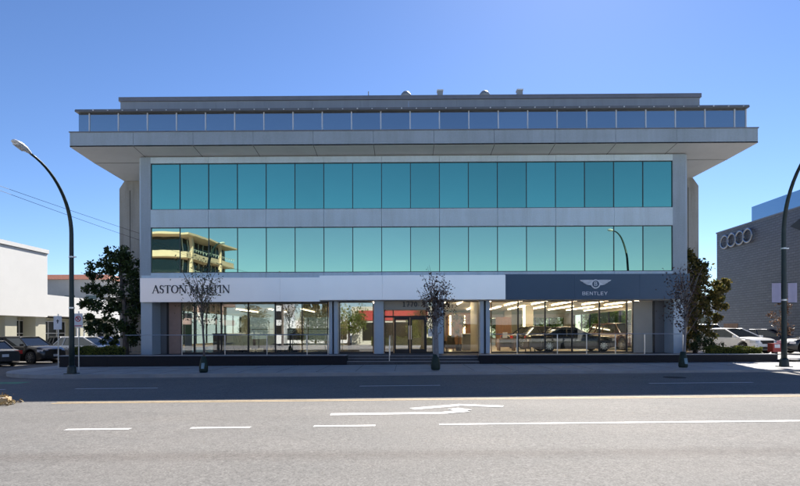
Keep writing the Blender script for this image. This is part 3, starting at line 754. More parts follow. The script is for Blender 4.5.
lx0, lz0 = em(582.3, 295.2); lx1, lz1 = em(608, 291.6)
hh = lz1 - lz0; word = 'BENTLEY'
sx_ = (lx1 - lx0) / sum(SANS[c][0] + .18 for c in word); x = lx0
for c in word:
    w, ps = SANS[c]
    strokes(sC, [([(q[0] * sx_ / hh, q[1]) for q in st[0]], st[1]) for st in ps], x, lz0, hh, 27.62, 'letterlight', name='letter', dep=.02); x += (w + .18) * sx_

# guard rails on the terrace edge
def rail(label, x0, x1, posts, end=True):
    t = thing('guard_rail', label, 'railing', ((x0 + x1) / 2, 25.9, FZ), group='guard rails along the terrace')
    MB().tube([(x0, 25.9, 1.53), (x1, 25.9, 1.53)], .016, 8).build('top_rail', 'steel', t)
    for p in posts: MB().box(p - .017, p + .017, 25.88, 25.92, FZ, 1.513).build('post', 'steel', t)
Y_ = 25.9
rail('long steel guard rail in front of the white signed showroom', XL + .2, X(329, Y_), [X(p, Y_) for p in (182, 225, 267, 307, 328)])
rail('steel guard rail in front of the dark parked display cars', X(491, Y_), X(684, Y_), [X(p, Y_) for p in (517, 557.3, 586.5, 615.3, 644.5, 683)])
hr = thing('hand_rail', 'thin steel hand rail on the entrance steps', 'railing', (X(389, 25.6), 25.5, .27))
x = X(389.3, 25.5); MB().tube([(x, 25.48, .26), (x, 25.48, 1.28), (x, 25.6, 1.36), (x, 26.5, 1.48)], .02, 8).build('bar', 'steel', hr)
MB().tube([(x, 26.48, FZ), (x, 26.48, 1.46)], .02, 8).build('post', 'steel', hr)

# ------------------------------------------------------------------ plants
def crown(clumps, sz, asp=.55, shell=.55):
    b = MB()
    for (c, r, n) in clumps:
        subs = []
        for k in range(max(4, n // 45)):
            d = Vector((random.gauss(0, 1), random.gauss(0, 1), random.gauss(0, 1))).normalized(); rr = U(shell, 1.05)
            subs.append(Vector(c) + Vector((d.x * r[0], d.y * r[1], d.z * r[2])) * rr)
        for i in range(n):
            s_ = random.choice(subs); g = .24 * min(r)
            b.leaf(s_ + Vector((random.gauss(0, g), random.gauss(0, g), random.gauss(0, g))), sz, asp)
    return b
def tree(name, label, base, trunk, limbs, clumps, sz, leafm, bark, group=None, asp=.55, rad=(.1, .05)):
    t = thing(name, label, 'tree', base, group=group)
    bvec = Vector(base); P = [bvec + Vector(p) for p in trunk]
    b = MB(); n = len(P)
    b.tube(P, [rad[0] + (rad[1] - rad[0]) * i / (n - 1) for i in range(n)], 9)
    for l in limbs:
        q = [bvec + Vector(p) for p in l]; m_ = len(q); b.tube(q, [rad[1] * .8 * (1 - .75 * i / (m_ - 1)) for i in range(m_)], 6)
    b.build('trunk', bark, t, smooth=True)
    crown([(bvec + Vector(c), r, k) for c, r, k in clumps], sz, asp).build('crown', leafm, t)
    return t
def rlimbs(n, z0, z1, reach, rise, x0=0):
    out = []
    for i in range(n):
        a = U(0, 2 * pi); z = U(z0, z1); r = U(.6, 1) * reach
        out.append([(x0, 0, z), (x0 + cos(a) * r * .5, sin(a) * r * .5, z + rise * .35), (x0 + cos(a) * r, sin(a) * r, z + rise)])
    return out
# dark evergreen left of the building
bs = at(126, 350, 28.6); bs.z = .48
def rel(px, py, Y, dy=0): p = at(px, py, Y); return (p.x - bs.x, p.y - bs.y + dy, p.z - bs.z)
def cl(px, py, rx, rz, n, dy=0, ry=None): return (rel(px, py, 28.6, dy), (rx, ry or rx * .9, rz), n)
cls = [cl(118, 262, .75, .85, 900), cl(103, 270, .55, .55, 380, -.2), cl(112, 250, .4, .45, 240), cl(133, 265, .5, .6, 330), cl(124, 285, 1.0, .7, 800),
       cl(98, 290, .75, .4, 480, -.3), cl(88, 277, .35, .25, 160), cl(130, 305, .75, .7, 700), cl(104, 308, .85, .5, 650, .2), cl(86, 300, .4, .35, 230, -.1), cl(84, 316, .4, .3, 200),
       cl(120, 326, .85, .5, 600), cl(98, 327, .6, .35, 360, -.2), cl(132, 335, .5, .5, 330), cl(110, 341, .5, .3, 240)]
tree('evergreen_tree', 'tall dark evergreen tree in the planter beside the white signed corner', bs, [(0, 0, 0), (-.02, 0, 1.2), (-.1, 0, 2.8), (-.3, 0, 4.4), (-.4, 0, 5.6)], rlimbs(14, 1.2, 4.2, 1.6, .5, -.1), cls, .2, M['ever'], 'bark', rad=(.17, .04))
# magnolia at the right corner
bs = at(695, 350, 28.8); bs.z = .48
def cr(px, py, rx, rz, n, dy=0): return (rel(px, py, 28.8, dy), (rx, rx * .9, rz), n)
cls = [cr(690, 262, .4, .55, 420), cr(700, 275, .65, .65, 800), cr(692, 290, .7, .75, 900), cr(713, 288, .65, .42, 560, -.2), cr(722, 281, .35, .3, 240), cr(708, 302, .85, .5, 850),
       cr(722, 303, .4, .3, 260), cr(696, 316, .75, .55, 800), cr(714, 317, .5, .3, 240), cr(700, 333, .7, .45, 420), cr(690, 340, .5, .5, 330)]
tree('magnolia_tree', 'magnolia tree with glossy green and bronze leaves beside the navy signed corner', bs, [(0, 0, 0), (.05, 0, 1.2), (0, 0, 2.6), (0, 0, 4.2), (-.1, 0, 5.1)], rlimbs(12, 1.0, 4.0, 1.4, .5), cls, .19, M['ever2'], 'bark', rad=(.12, .03))
# hedges
def hedge(label, x0, x1, y0, y1, z0, z1, n, m='hedge', sz=.085, wob=.05):
    t = thing('hedge', label, 'hedge', ((x0 + x1) / 2, (y0 + y1) / 2, z0))
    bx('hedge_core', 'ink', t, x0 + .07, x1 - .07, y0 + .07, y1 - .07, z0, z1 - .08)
    b = MB()
    for i in range(n):
        x = U(x0, x1); h = z1 + wob * sin(x * 5.1) + .6 * wob * sin(x * 11.7 + 1)
        q = R()
        if q < .42: p = (x, y0 + abs(random.gauss(0, .05)), U(z0, h))
        elif q < .8: p = (x, U(y0, y1), h - abs(random.gauss(0, .05)))
        elif q < .88: p = (x0 + abs(random.gauss(0, .05)), U(y0, y1), U(z0, h))
        elif q < .96: p = (x1 - abs(random.gauss(0, .05)), U(y0, y1), U(z0, h))
        else: p = (x, y1, U(z0, h))
        b.leaf(p, sz)
    b.build('foliage', m, t); return t
hedge('low clipped dark green hedge in the planter under the evergreen tree', -16.25, -13.98, 25.75, 26.6, .48, .95, 3000)
hedge('low clipped yellow green hedge in the planter in front of the white wagon', 14.72, 17.15, 25.75, 26.5, .48, .88, 3000)
t = thing('round_shrub', 'dark rounded shrub behind the yellow green hedge', 'shrub', (15.2, 27.4, .48))
crown([((15.2, 27.4, .95), (.6, .5, .45), 800), ((15.9, 27.3, .8), (.4, .4, .3), 400)], .1).build('foliage', 'ever', t)
# street trees with watering bags
def street_tree(px, label, blab, top_py, clumps, leafm, lean, nb, lsz, trunkr=.05, bark='bark', py=373, ht=.62):
    base = gp(px, py, .15); y = 20.9; base = Vector((X(px, y), y, zg(X(px, y)) + .15))
    H = at(px, top_py, y).z - base.z
    t = thing('street_tree', label, 'tree', base, group='young street trees along the pavement')
    b = MB(); P = []
    for i in range(8):
        u = i / 7; P.append(base + Vector((lean * u + .03 * sin(5 * u), .02 * sin(4 * u + 1), H * .62 * u)))
    b.tube(P, [trunkr * (1 - .45 * i / 7) for i in range(8)], 9)
    lf = MB()
    for k in range(nb):
        i = random.choice([3, 4, 4, 5, 5, 6, 6, 7, 7]); q = P[i].lerp(P[min(7, i + 1)], R())
        a = U(0, 2 * pi); up = U(.9, 1.5); L_ = U(.5, 1.0) * H * .42 * (1 if i > 3 else .6)
        d = Vector((cos(a) * .55, sin(a) * .55, up)).normalized(); pts = [q]; w = Vector((0, 0, 0))
        for s_ in range(1, 6):
            w += Vector((U(-1, 1), U(-1, 1), U(-.3, .5))) * .045; pts.append(q + d * L_ * s_ / 5 + w)
        b.tube(pts, [.018 * (1 - .8 * s_ / 5) for s_ in range(6)], 5)
        for s_ in range(15):
            u = U(.25, 1.03); j = min(4, int(u * 5)); pp = pts[j].lerp(pts[j + 1], u * 5 - j)
            if pp.z > base.z + H * .98: continue
            lf.leaf(pp + Vector((random.gauss(0, .07), random.gauss(0, .07), random.gauss(0, .07))), lsz, .5)
    b.build('trunk', bark, t, smooth=True)
    for (cpx, cpy, r, n) in clumps:
        c = at(cpx, cpy, y)
        for i in range(n): lf.leaf(c + Vector((random.gauss(0, r), random.gauss(0, r), random.gauss(0, r))), lsz, .5)
    lf.build('crown', leafm, t)
    g = thing('watering_bag', blab, 'watering bag', base, group='watering bags round the street trees')
    g0 = base; rr = (.12, .165, .165, .13, .08)
    bb = MB().lathe([(rr[0] + .02, .0), (rr[1], .06), (rr[2], .2), (rr[3], ht * .7), (rr[4], ht)], (g0.x, g0.y, g0.z), seg=18)
    bb.v = [(v[0] + .018 * sin(7 * math.atan2(v[1] - g0.y, v[0] - g0.x) + 4 * v[2]), v[1], v[2]) for v in bb.v]
    bb.build('bag', 'bag', g, smooth=True)
    if bark != 'bark2' or lean: MB().obox((g0.x + .03, g0.y - .165, g0.z + .26), (.06, 0, 0), (0, .006, 0), (0, .03, .11)).build('patch', 'bagpatch', g)
    return t
street_tree(203.5, 'young street tree with sparse olive leaves in front of the dark lettering', 'green watering bag round the sparse olive leaved tree', 254,
            [(203, 262, .22, 30), (195, 283, .3, 50), (210, 290, .28, 50), (200, 300, .35, 70), (190, 312, .25, 50), (213, 316, .25, 50), (202, 270, .2, 25)], M['olive'], -.05, 20, .105)
street_tree(435.5, 'young purple leaved tree with upright branches before the entrance', 'dark watering bag round the purple tree before the entrance', 266,
            [(434, 298, .24, 120), (437, 309, .26, 120), (430, 284, .18, 35), (443, 290, .2, 50), (427, 303, .14, 30), (446, 305, .2, 60), (434, 320, .18, 60)], M['plum'], .0, 34, .11, .115, 'bark2')
street_tree(683, 'young street tree with thin bronze leaves before the navy signed corner', 'pale patched watering bag round the bronze leaved corner tree', 260,
            [(684, 280, .25, 70), (678, 298, .3, 90), (690, 295, .3, 90), (683, 313, .3, 80), (674, 312, .22, 50), (690, 318, .25, 60)], M['plum'], .12, 28, .11, .06, 'bark2')

# ------------------------------------------------------------------ street furniture
def lamp(px, Y, label, zs, rise, reach):
    x = X(px, Y); z0 = zg(x) + .15
    t = thing('street_lamp', label, 'street lamp', (x, Y, z0), group='curved dark street lamps')
    pts = [(x, Y, z0), (x, Y, z0 + 1.2), (x, Y, z0 + zs)]; r = [.105, .095, .075]
    for i in range(1, 15):
        u = radians(80) * i / 14
        pts.append((x, Y - reach * (1 - cos(u)), z0 + zs + rise * sin(u))); r.append(.075 - .035 * i / 14)
    MB().tube(pts, r, 12).build('pole', 'pole', t, smooth=True)
    bb = MB().box(x - .2, x + .2, Y - .2, Y + .2, z0, z0 + .03).lathe([(.17, 0), (.15, .25), (.115, .3)], (x, Y, z0 + .03), seg=14); bb.build('base_plate', 'pole', t)
    MB().lathe([(.1, 0), (.1, .05)], (x, Y, z0 + 4.55), seg=12).obox((x + .12, Y, z0 + 4.575), (.06, 0, 0), (0, .03, 0), (0, 0, .02)).build('clamp', 'steel', t)
    MB().lathe([(.105, 0), (.105, .06)], (x, Y, z0 + 2.55), seg=12).build('clamp', 'steel', t)
    e = Vector(pts[-1]); f = Vector(pts[-2]); d = (e - f).normalized(); h = MB(); n = []
    up = Vector((1, 0, 0)).cross(d).normalized()
    if up.z < 0: up = -up
    sec = [(0, .05, .05), (.12, .09, .07), (.35, .15, .10), (.6, .16, .10), (.8, .11, .07), (.86, .03, .03)]
    for s_, w, hh in sec:
        for q in range(12):
            a = 2 * pi * q / 12; c = e + d * s_; n.append(tuple(c + Vector((1, 0, 0)) * w * cos(a) + up * hh * (sin(a) if sin(a) > 0 else .5 * sin(a))))
    h.v = n
    for i in range(5):
        for q in range(12): h.f.append((i * 12 + q, i * 12 + (q + 1) % 12, (i + 1) * 12 + (q + 1) % 12, (i + 1) * 12 + q))
    h.f.append(tuple(range(12))); h.f.append(tuple(60 + q for q in range(12)))
    fixn(h.build('lamp_head', 'lightmetal', t, smooth=True))
    c = e + d * .5 - up * .055; MB().obox(c, d * .22, (.1, 0, 0), up * .018).build('lens', 'head', t)
    return t
lamp(71.7, 20.75, 'curved street lamp standing near the parked cars and traffic signs', 5.45, 2.45, 2.75)
lamp(784.0, 20.75, 'curved street lamp carrying two lilac banners', 5.1, 3.4, 3.0)
xb = X(784.0, 20.75)
for nm, p0, p1, lab in ((0, 772.0, 780.8, 'lilac street banner hanging on the building side of the lamp'), (1, 788.2, 796.8, 'lilac street banner hanging on the far side of the lamp')):
    t = thing('street_banner', lab, 'banner', (X((p0 + p1) / 2, 20.75), 20.75, 2.5), group='banners on the street lamp')
    za, zb = at(785, 302.5, 20.75).z, at(785, 283, 20.75).z; xa, xc = X(p0, 20.75), X(p1, 20.75)
    b = MB(); n = 6
    for i in range(n):
        u0, u1 = i / n, (i + 1) / n
        b.prism([(xa + (xc - xa) * u0, 20.75 + .02 * sin(5 * u0), za), (xa + (xc - xa) * u1, 20.75 + .02 * sin(5 * u1), za), (xa + (xc - xa) * u1, 20.75 + .02 * sin(5 * u1), zb), (xa + (xc - xa) * u0, 20.75 + .02 * sin(5 * u0), zb)], (0, .008, 0))
    b.build('cloth', 'banner', t)
    for z in (za - .012, zb + .012): MB().tube([(xa if nm == 0 else xb + .07, 20.75, z), (xb - .07 if nm == 0 else xc, 20.75, z)], .012, 6).build('arm', 'pole', t)
# parking signs
def psign(px, py0, py1, Y, label, kind):
    x = X(px, Y); z0 = zg(x) + .15; t = thing('parking_sign', label, 'traffic sign', (x, Y, z0), group='parking signs by the corner')
    za, zb = at(px, py1, Y).z, at(px, py0, Y).z; w = .19
    MB().tube([(x, Y, z0), (x, Y, zb + .1)], .025, 8).build('post', 'steel', t)
    bx('plate', 'plate', t, x - w, x + w, Y - .045, Y - .035, za, zb); cz_ = za + (zb - za) * .6
    if kind:
        b = MB(); R_ = .125
        for i in range(24):
            a0, a1 = 2 * pi * i / 24, 2 * pi * (i + 1) / 24
            b.prism([(x + R_ * cos(a0), Y - .049, cz_ + R_ * sin(a0)), (x + R_ * cos(a1), Y - .049, cz_ + R_ * sin(a1)), (x + .09 * cos(a1), Y - .049, cz_ + .09 * sin(a1)), (x + .09 * cos(a0), Y - .049, cz_ + .09 * sin(a0))], (0, .003, 0))
        b.obox((x, Y - .051, cz_), (.075, 0, -.075), (0, .001, 0), (.012, 0, .012)); fixn(b.build('ring', 'signred', t))
        strokes(t, [([(.1, 0), (.1, 1)], .2), (arc(.2, .74, .3, .22, 90, -90, 8), .18)], x - .04, cz_ - .065, .13, Y - .045, 'letterdark', name='symbol', dep=.002)
        bx('band', 'signred', t, x - .15, x + .15, Y - .048, Y - .045, za + .03, za + .07)
    else:
        strokes(t, [([(.3, 0), (.3, .8)], .3), ([(0, .55), (.3, 1), (.6, .55)], .22)], x - .05, cz_ - .09, .17, Y - .045, 'letterdark', name='symbol', dep=.002)
    return t
psign(58.3, 316, 329.5, 24.6, 'white parking sign with a dark symbol on a thin post', 0)
psign(78.8, 313.5, 327, 22.6, 'no parking sign with a red ring just beside the lamp', 1)
# red box by the plinth end
t = thing('newspaper_box', 'red newspaper box behind the end of the dark plinth', 'newspaper box', (17.95, 26.0, zg(18) + .15))
z0 = zg(18) + .15; xa, xc = X(770.2, 26), X(778.8, 26)
bx('cabinet', 'box_red', t, xa, xc, 25.8, 26.2, z0 + .35, at(775, 343.3, 26).z); bx('door', 'plate', t, xa + .07, xc - .09, 25.785, 25.798, z0 + .55, z0 + .72)
bx('stand', 'plastic', t, xa + .12, xc - .12, 25.9, 26.1, z0, z0 + .35); bx('side_label', 'plate', t, xc + .001, xc + .006, 25.82, 26.15, z0 + .55, z0 + .9)

# overhead wires
w0, w1 = at(0, 190, 20.5), at(0, 192.5, 20.5)
t = thing('wooden_utility_pole', 'weathered wooden utility pole across the road', 'utility pole', (-15.3, -9.5, .1))
MB().tube([(-15.3, -9.5, .05), (-15.3, -9.5, 9)], [.16, .11], 10).build('pole', 'bark', t); MB().obox((-15.3, -9.5, 7.9), (.9, 0, 0), (0, .06, 0), (0, 0, .06)).build('crossarm', 'bark', t)
def wire(a, c, label, sag=.35):
    pts = [Vector(a).lerp(Vector(c), i / 24) - Vector((0, 0, sag * 4 * (i / 24) * (1 - i / 24))) for i in range(25)]
    return tag(MB().tube(pts, .008, 5).build('overhead_wire', 'wire'), label, 'wire', 'wires above the side street')
wire((-15.9, -9.5, 7.98), (-15.75, 31.48, 7.55), 'upper of the two thin overhead wires reaching the building corner')
wire((-14.7, -9.5, 7.98), (-15.75, 31.48, 7.15), 'lower of the two thin overhead wires reaching the building corner')

# ------------------------------------------------------------------ vehicles
def car(name, label, paint, loc, rz, L=4.6, W=1.82, H=1.48, kind='sedan', rimm='alloy', group=None, sub=True):
    t = thing(name, label, 'car', loc, rz, group)
    hw = W / 2; gc = .2; wr = .335 if kind != 'suv' else .37
    fx, rx = L * .5 - .86, -L * .5 + .92
    hood = {'sedan': .80, 'coupe': .82, 'suv': .98, 'wagon': .86}[kind]; deck = {'sedan': .92, 'coupe': .93, 'suv': 1.08, 'wagon': .98}[kind]
    ws = {'sedan': L * .5 - 1.25, 'coupe': L * .5 - 1.5, 'suv': L * .5 - 1.2, 'wagon': L * .5 - 1.2}[kind]            # windscreen base
    rt0 = ws - {'sedan': .95, 'coupe': .95, 'suv': .7, 'wagon': 1.15}[kind]
    rt1 = {'sedan': -L * .5 + 1.45, 'coupe': -L * .5 + 1.75, 'suv': -L * .5 + .5, 'wagon': -L * .5 + .75}[kind]
    rb = {'sedan': -L * .5 + .75, 'coupe': -L * .5 + .6, 'suv': -L * .5 + .16, 'wagon': -L * .5 + .2}[kind]
    xs = sorted(set([round(-L / 2 + L * i / 44, 3) for i in range(45)] + [round(w + dx, 3) for w in (fx, rx) for dx in (-wr - .07, -wr - .06, -wr * .9, -wr * .7, wr * .7, wr * .9, wr + .06, wr + .07)]))
    def prof(x):
        u = (x + L / 2) / L
        ends = min(1, max(0, 1 - ((abs(x) - (L / 2 - .55)) / .55)) if abs(x) > L / 2 - .55 else 1)
        w = hw * (1 - .22 * (1 - ends) ** 2)
        if x > ws: top = deck + (hood - deck) * min(1, ((x - ws) / (L / 2 - ws)) ** 1.3 * 1.1); top -= .20 * (1 - ends) ** 2.2
        elif x < rb: top = deck - .10 * (1 - ends) ** 2 + .03
        else: top = deck + .03 * (1 - (x - rb) / (ws - rb))
        lo = gc + .12 * (1 - ends) ** 2
        for c in (fx, rx):
            R_ = wr + .06
            if abs(x - c) < R_: lo = max(lo, wr + math.sqrt(R_ * R_ - (x - c) ** 2))
        return w, lo, min(top, H - .2)
    b = MB(); K = 15
    for x in xs:
        w, lo, tp = prof(x); lo2 = min(lo, tp - .1); m_ = lo2 + (tp - lo2) * .55
        half = [(w * .86, lo2), (w * .97, lo2 + .03), (w, m_ - (m_ - lo2) * .4), (w * 1.0, m_), (w * .975, tp - .10), (w * .93, tp - .03), (w * .80, tp + .0), (0, tp + .025)]
        ring = [(-p, z) for p, z in half[:-1]] + [half[-1]] + [(p, z) for p, z in reversed(half[:-1])]
        b.v += [(x, p, z) for p, z in ring]
    for i in range(len(xs) - 1):
        for q in range(K - 1): b.f.append((i * K + q, (i + 1) * K + q, (i + 1) * K + q + 1, i * K + q + 1))
        b.f.append((i * K + K - 1, (i + 1) * K + K - 1, (i + 1) * K, i * K))
    b.f.append(tuple(range(K))); b.f.append(tuple((len(xs) - 1) * K + q for q in range(K)))
    smooth_by_angle(fixn(b.build('body', paint, t, local=True)), 40)
    # glasshouse
    def gsec(x, z, wf): return [(x, -hw * wf, z), (x, hw * wf, z)]
    base_z = deck - .03
    rfz = H
    bw, tw = .90, .70
    lo_f, lo_r, up_f, up_r = ws + .04, rb, rt0, rt1
    g = MB()
    A = [(lo_r, -hw * bw, base_z), (lo_f, -hw * bw, base_z), (lo_f, hw * bw, base_z), (lo_r, hw * bw, base_z)]
    Bv = [(up_r, -hw * tw, rfz - .05), (up_f, -hw * tw, rfz - .05), (up_f, hw * tw, rfz - .05), (up_r, hw * tw, rfz - .05)]
    g.v = A + Bv; g.f = [(0, 1, 5, 4), (1, 2, 6, 5), (2, 3, 7, 6), (3, 0, 4, 7), (4, 5, 6, 7)]
    fixn(g.build('windows', 'carglass', t, local=True))
    r = MB(); n = 9; ring = []
    for i in range(n):
        u = i / (n - 1); x = up_r - .06 + (up_f - up_r + .12) * u; cz_ = .055 * (1 - (2 * u - 1) ** 2)
        for v in (-1, -.85, -.4, 0, .4, .85, 1):
            r.v.append((x, hw * (tw + .015) * v, rfz - .055 + cz_ + .03 * (1 - abs(v) ** 3)))
    for i in range(n - 1):
        for q in range(6): r.f.append((i * 7 + q, (i + 1) * 7 + q, (i + 1) * 7 + q + 1, i * 7 + q + 1))
    o = r.build('roof', paint, t, local=True, smooth=True)
    p = MB()
    for sg in (-1, 1):
        p.tube([(lo_f, sg * hw * bw, base_z), (up_f, sg * hw * tw, rfz - .045), (up_r, sg * hw * tw, rfz - .045), (lo_r, sg * hw * bw, base_z)], .045, 6)
        xm = (lo_f + lo_r) / 2 - .1; xt = (up_f + up_r) / 2 - .1
        p.tube([(xm, sg * hw * (bw + .005), base_z), (xt, sg * hw * (tw + .005), rfz - .05)], .035, 6)
        if kind in ('suv', 'wagon'):
            xm2 = lo_r + .75; p.tube([(xm2, sg * hw * (bw + .005), base_z), (xm2 + .1, sg * hw * (tw + .01), rfz - .05)], .05, 6)
    p.build('pillar', paint, t, local=True)
    # lights, grille, plates, mirrors
    hz = hood - .14 if kind != 'suv' else hood - .2
    for sg in (-1, 1):
        MB().obox((L / 2 - .26, sg * hw * .74, hz), (.13, -sg * .07, 0), (.03 , sg * .16, 0), (0, 0, .07)).build('headlight', 'head', t, local=True)
        MB().obox((-L / 2 + .10, sg * hw * .74, deck - .13), (.06, sg * .02, 0), (-.02 * sg, .2 , 0), (0, 0, .10)).build('taillight', 'tail', t, local=True)
        MB().obox((ws - .15, sg * (hw + .07), base_z + .08), (.05, 0, 0), (0, .09, 0), (0, 0, .06)).build('mirror', paint, t, local=True)
        MB().obox((.1, sg * (hw * .998), base_z - .25), (.10, 0, 0), (0, .012, 0), (0, 0, .012)).build('door_handle', 'chrome', t, local=True)
    gr = MB(); gr.obox((L / 2 - .055, 0, hz - .02), (.06, 0, 0), (0, hw * .45, 0), (0, 0, .10)); gr.obox((L / 2 - .03, 0, gc + .17), (.05, 0, 0), (0, hw * .62, 0), (0, 0, .07)); gr.build('grille', 'plastic', t, local=True)
    MB().obox((L / 2 + .02, 0, gc + .30), (.01, 0, 0), (0, .15, 0), (0, 0, .07)).build('number_plate', 'plate', t, local=True)
    MB().obox((-L / 2 - .012, 0, .62), (.012, 0, 0), (0, .16, 0), (0, 0, .075)).build('number_plate', 'plate', t, local=True)
    MB().obox((0, 0, gc + .02), (L / 2 - .5, 0, 0), (0, hw * .9, 0), (0, 0, .06)).build('underbody', 'plastic', t, local=True)
    for cxw in (fx, rx):
        for sg in (-1, 1):
            y0 = sg * (hw - .11)
            w = MB().lathe([(wr - .11, -.1), (wr - .02, -.105), (wr, -.07), (wr, .07), (wr - .02, .105), (wr - .11, .1)], (cxw, y0, wr), 'y', 26).build('wheel', 'tyre', t, local=True)
            rm = MB(); yy = y0 + sg * .098; rm.lathe([(wr - .105, -.012), (wr - .105, .012), (wr - .13, .014), (wr - .135, -.005)], (cxw, yy, wr), 'y', 26, cap=False)
            for q in range(10):
                a = 2 * pi * q / 10; d = Vector((cos(a), 0, sin(a))); rm.obox(Vector((cxw, yy + sg * .012, wr)) + d * (wr - .12) * .5, d * (wr - .12) * .5, (0, .012, 0), Vector((-d.z, 0, d.x)) * .02)
            rm.lathe([(.05, -.02), (.05, .02)], (cxw, yy + sg * .01, wr), 'y', 12); rm.build('rim', rimm, w, local=True)
    return t
P_ = {k: carpaint('paint_' + k, c, m) for k, c, m in (('black', (.010, .010, .012), 0), ('silver', (.42, .42, .43), .5), ('grey', (.17, .175, .18), .4), ('darkgrey', (.06, .06, .065), .4), ('white', (.80, .80, .79), 0), ('blue', (.03, .07, .30), .1),
      ('navy', (.012, .02, .05), .2), ('maroon', (.055, .018, .014), .2), ('charcoal', (.010, .010, .012), 0))}
def g3(x, y, dz=0): return (x, y, zg(x) + dz)
LOTS = 'cars parked beside the white building'
car('parked_car', 'dark grey saloon with red tail lights turned away in the west lot', P_['darkgrey'], g3(-23.6, 29.6), radians(152), 4.7, 1.8, 1.42, 'sedan', group=LOTS)
car('parked_car', 'glossy black sport utility car facing the street with blue sky in its windscreen', P_['black'], g3(-23.3, 32.3), radians(-12), 4.7, 1.88, 1.62, 'suv', group=LOTS)
car('parked_car', 'grey sport utility car parked just behind the black one', P_['grey'], g3(-23.6, 37.2), radians(-40), 4.6, 1.85, 1.58, 'suv', group=LOTS)
car('parked_car', 'white estate car mostly hidden by the street lamp', P_['white'], g3(-21.4, 36.0), radians(-8), 4.7, 1.84, 1.56, 'wagon', group=LOTS)
car('parked_car', 'small blue car half hidden behind the dark hedge', P_['blue'], g3(-22.6, 41.5), radians(10), 4.2, 1.76, 1.5, 'wagon', group=LOTS)
LOTE = 'cars parked beside the corrugated building'
car('parked_car', 'white wagon with its grille toward the red newspaper box', P_['white'], g3(20.3, 33.2, .15), radians(-76), 4.8, 1.84, 1.52, 'wagon', group=LOTE)
car('parked_car', 'taller white sport utility car behind the white wagon', P_['white'], g3(23.2, 41.5, .15), radians(-70), 4.9, 1.95, 1.86, 'suv', group=LOTE)
car('parked_car', 'dark blue saloon parked against the corrugated wall', P_['navy'], g3(25.0, 37.0, .15), radians(-50), 4.7, 1.84, 1.44, 'sedan', group=LOTE)
car('parked_car', 'black saloon behind the lamp with lilac banners', P_['black'], g3(24.0, 30.6, .15), radians(170), 4.7, 1.84, 1.42, 'sedan', group=LOTE)
SHOW = 'dark cars inside the showroom'
def XY(px, Y): return (X(px, Y), Y, FZ)
car('display_car', 'low dark coupe shown side on behind the shop glass', P_['charcoal'], XY(570, 31.2), radians(3), 4.9, 1.94, 1.42, 'coupe', group=SHOW)
car('display_car', 'maroon sport utility car at the beige panel end of the showroom', P_['maroon'], XY(620, 34.5), radians(-78), 4.9, 1.95, 1.68, 'suv', group=SHOW)
car('display_car', 'black saloon parked further back past the coupe nose', P_['black'], XY(540, 36.0), radians(12), 5.0, 1.9, 1.5, 'sedan', group=SHOW)

# ------------------------------------------------------------------ furniture in the showrooms
def chair(label, x, y, rz, m, group='chairs inside the showrooms'):
    t = thing('armchair', label, 'chair', (x, y, FZ), rz, group)
    MB().box(-.3, .3, -.3, .3, .28, .44).build('seat', m, t, local=True); MB().obox((0, .27, .68), (.3, 0, 0), (0, .05, -.01), (0, .03, .26)).build('backrest', m, t, local=True)
    for sg in (-1, 1): MB().box(sg * .36 - .05, sg * .36 + .05, -.3, .3, .2, .6).build('armrest', m, t, local=True)
    for a in (-.3, .3):
        for c in (-.25, .25): MB().box(a - .02, a + .02, c - .02, c + .02, 0, .28).build('leg', 'darkmetal', t, local=True)
def desk(label, x, y, w, m='wood'):
    t = thing('desk', label, 'desk', (x, y, FZ), 0, 'desks inside the showrooms')
    MB().box(-w / 2, w / 2, -.4, .4, .70, .75).build('desk_top', m, t, local=True)
    for a in (-w / 2 + .05, w / 2 - .05): MB().box(a - .04, a + .04, -.38, .38, 0, .70).build('side_panel', m, t, local=True)
    MB().box(-w / 2 + .1, w / 2 - .1, .3, .33, .2, .70).build('front_panel', m, t, local=True)
t = thing('reception_counter', 'low pinkish counter behind the white signed shop glass', 'counter', (X(226, 31), 31.3, FZ))
bx('body', 'salmon', t, X(213, 31), X(238, 31), 31.0, 31.7, FZ, 1.55); bx('counter_top', 'wood', t, X(212.5, 31), X(238.5, 31), 30.95, 31.75, 1.552, 1.6)
desk('wooden desk near the pinkish counter', X(254, 32), 32.2, 1.4); desk('wooden desk deep in the white signed showroom', X(285, 35), 35.5, 1.6)
desk('small wooden desk behind the glass nearest the navy sign', X(506, 32.5), 32.5, 1.0)
chair('brown leather armchair with its side to the glass', X(241, 31), 31.0, radians(80), 'leather'); chair('brown leather armchair turned away at the desk', X(250, 31.1), 30.9, radians(170), 'leather')
chair('navy armchair under the reflected sky', X(271, 31), 31.2, radians(200), 'cushion'); chair('navy armchair beside the other navy armchair', X(281, 31), 31.4, radians(160), 'cushion')
chair('brown leather armchair in the entrance hall', X(447, 32), 32, radians(-60), 'leather'); chair('maroon armchair in front of the display coupe', X(532, 29.9), 29.75, radians(200), 'leather')
t = thing('reception_counter', 'pale grey counter in the entrance hall', 'counter', (X(467, 33), 33, FZ)); bx('body', 'gpanel', t, X(462.5, 33), X(472, 33), 33, 33.6, FZ, 1.5); bx('counter_top', 'lightmetal', t, X(462, 33), X(472.5, 33), 32.96, 33.64, 1.502, 1.55)
t = thing('green_poster', 'green and white poster on a stand in the showroom', 'poster', (X(187, 31), 31.2, FZ)); bx('board', 'plate', t, X(183.5, 31), X(190.5, 31), 31.2, 31.23, FZ, 2.8); MB().box(X(184, 31), X(190, 31), 31.19, 31.197, 1.5, 2.1).build('print', mat('green_print', (.10, .36, .14), .5), t)
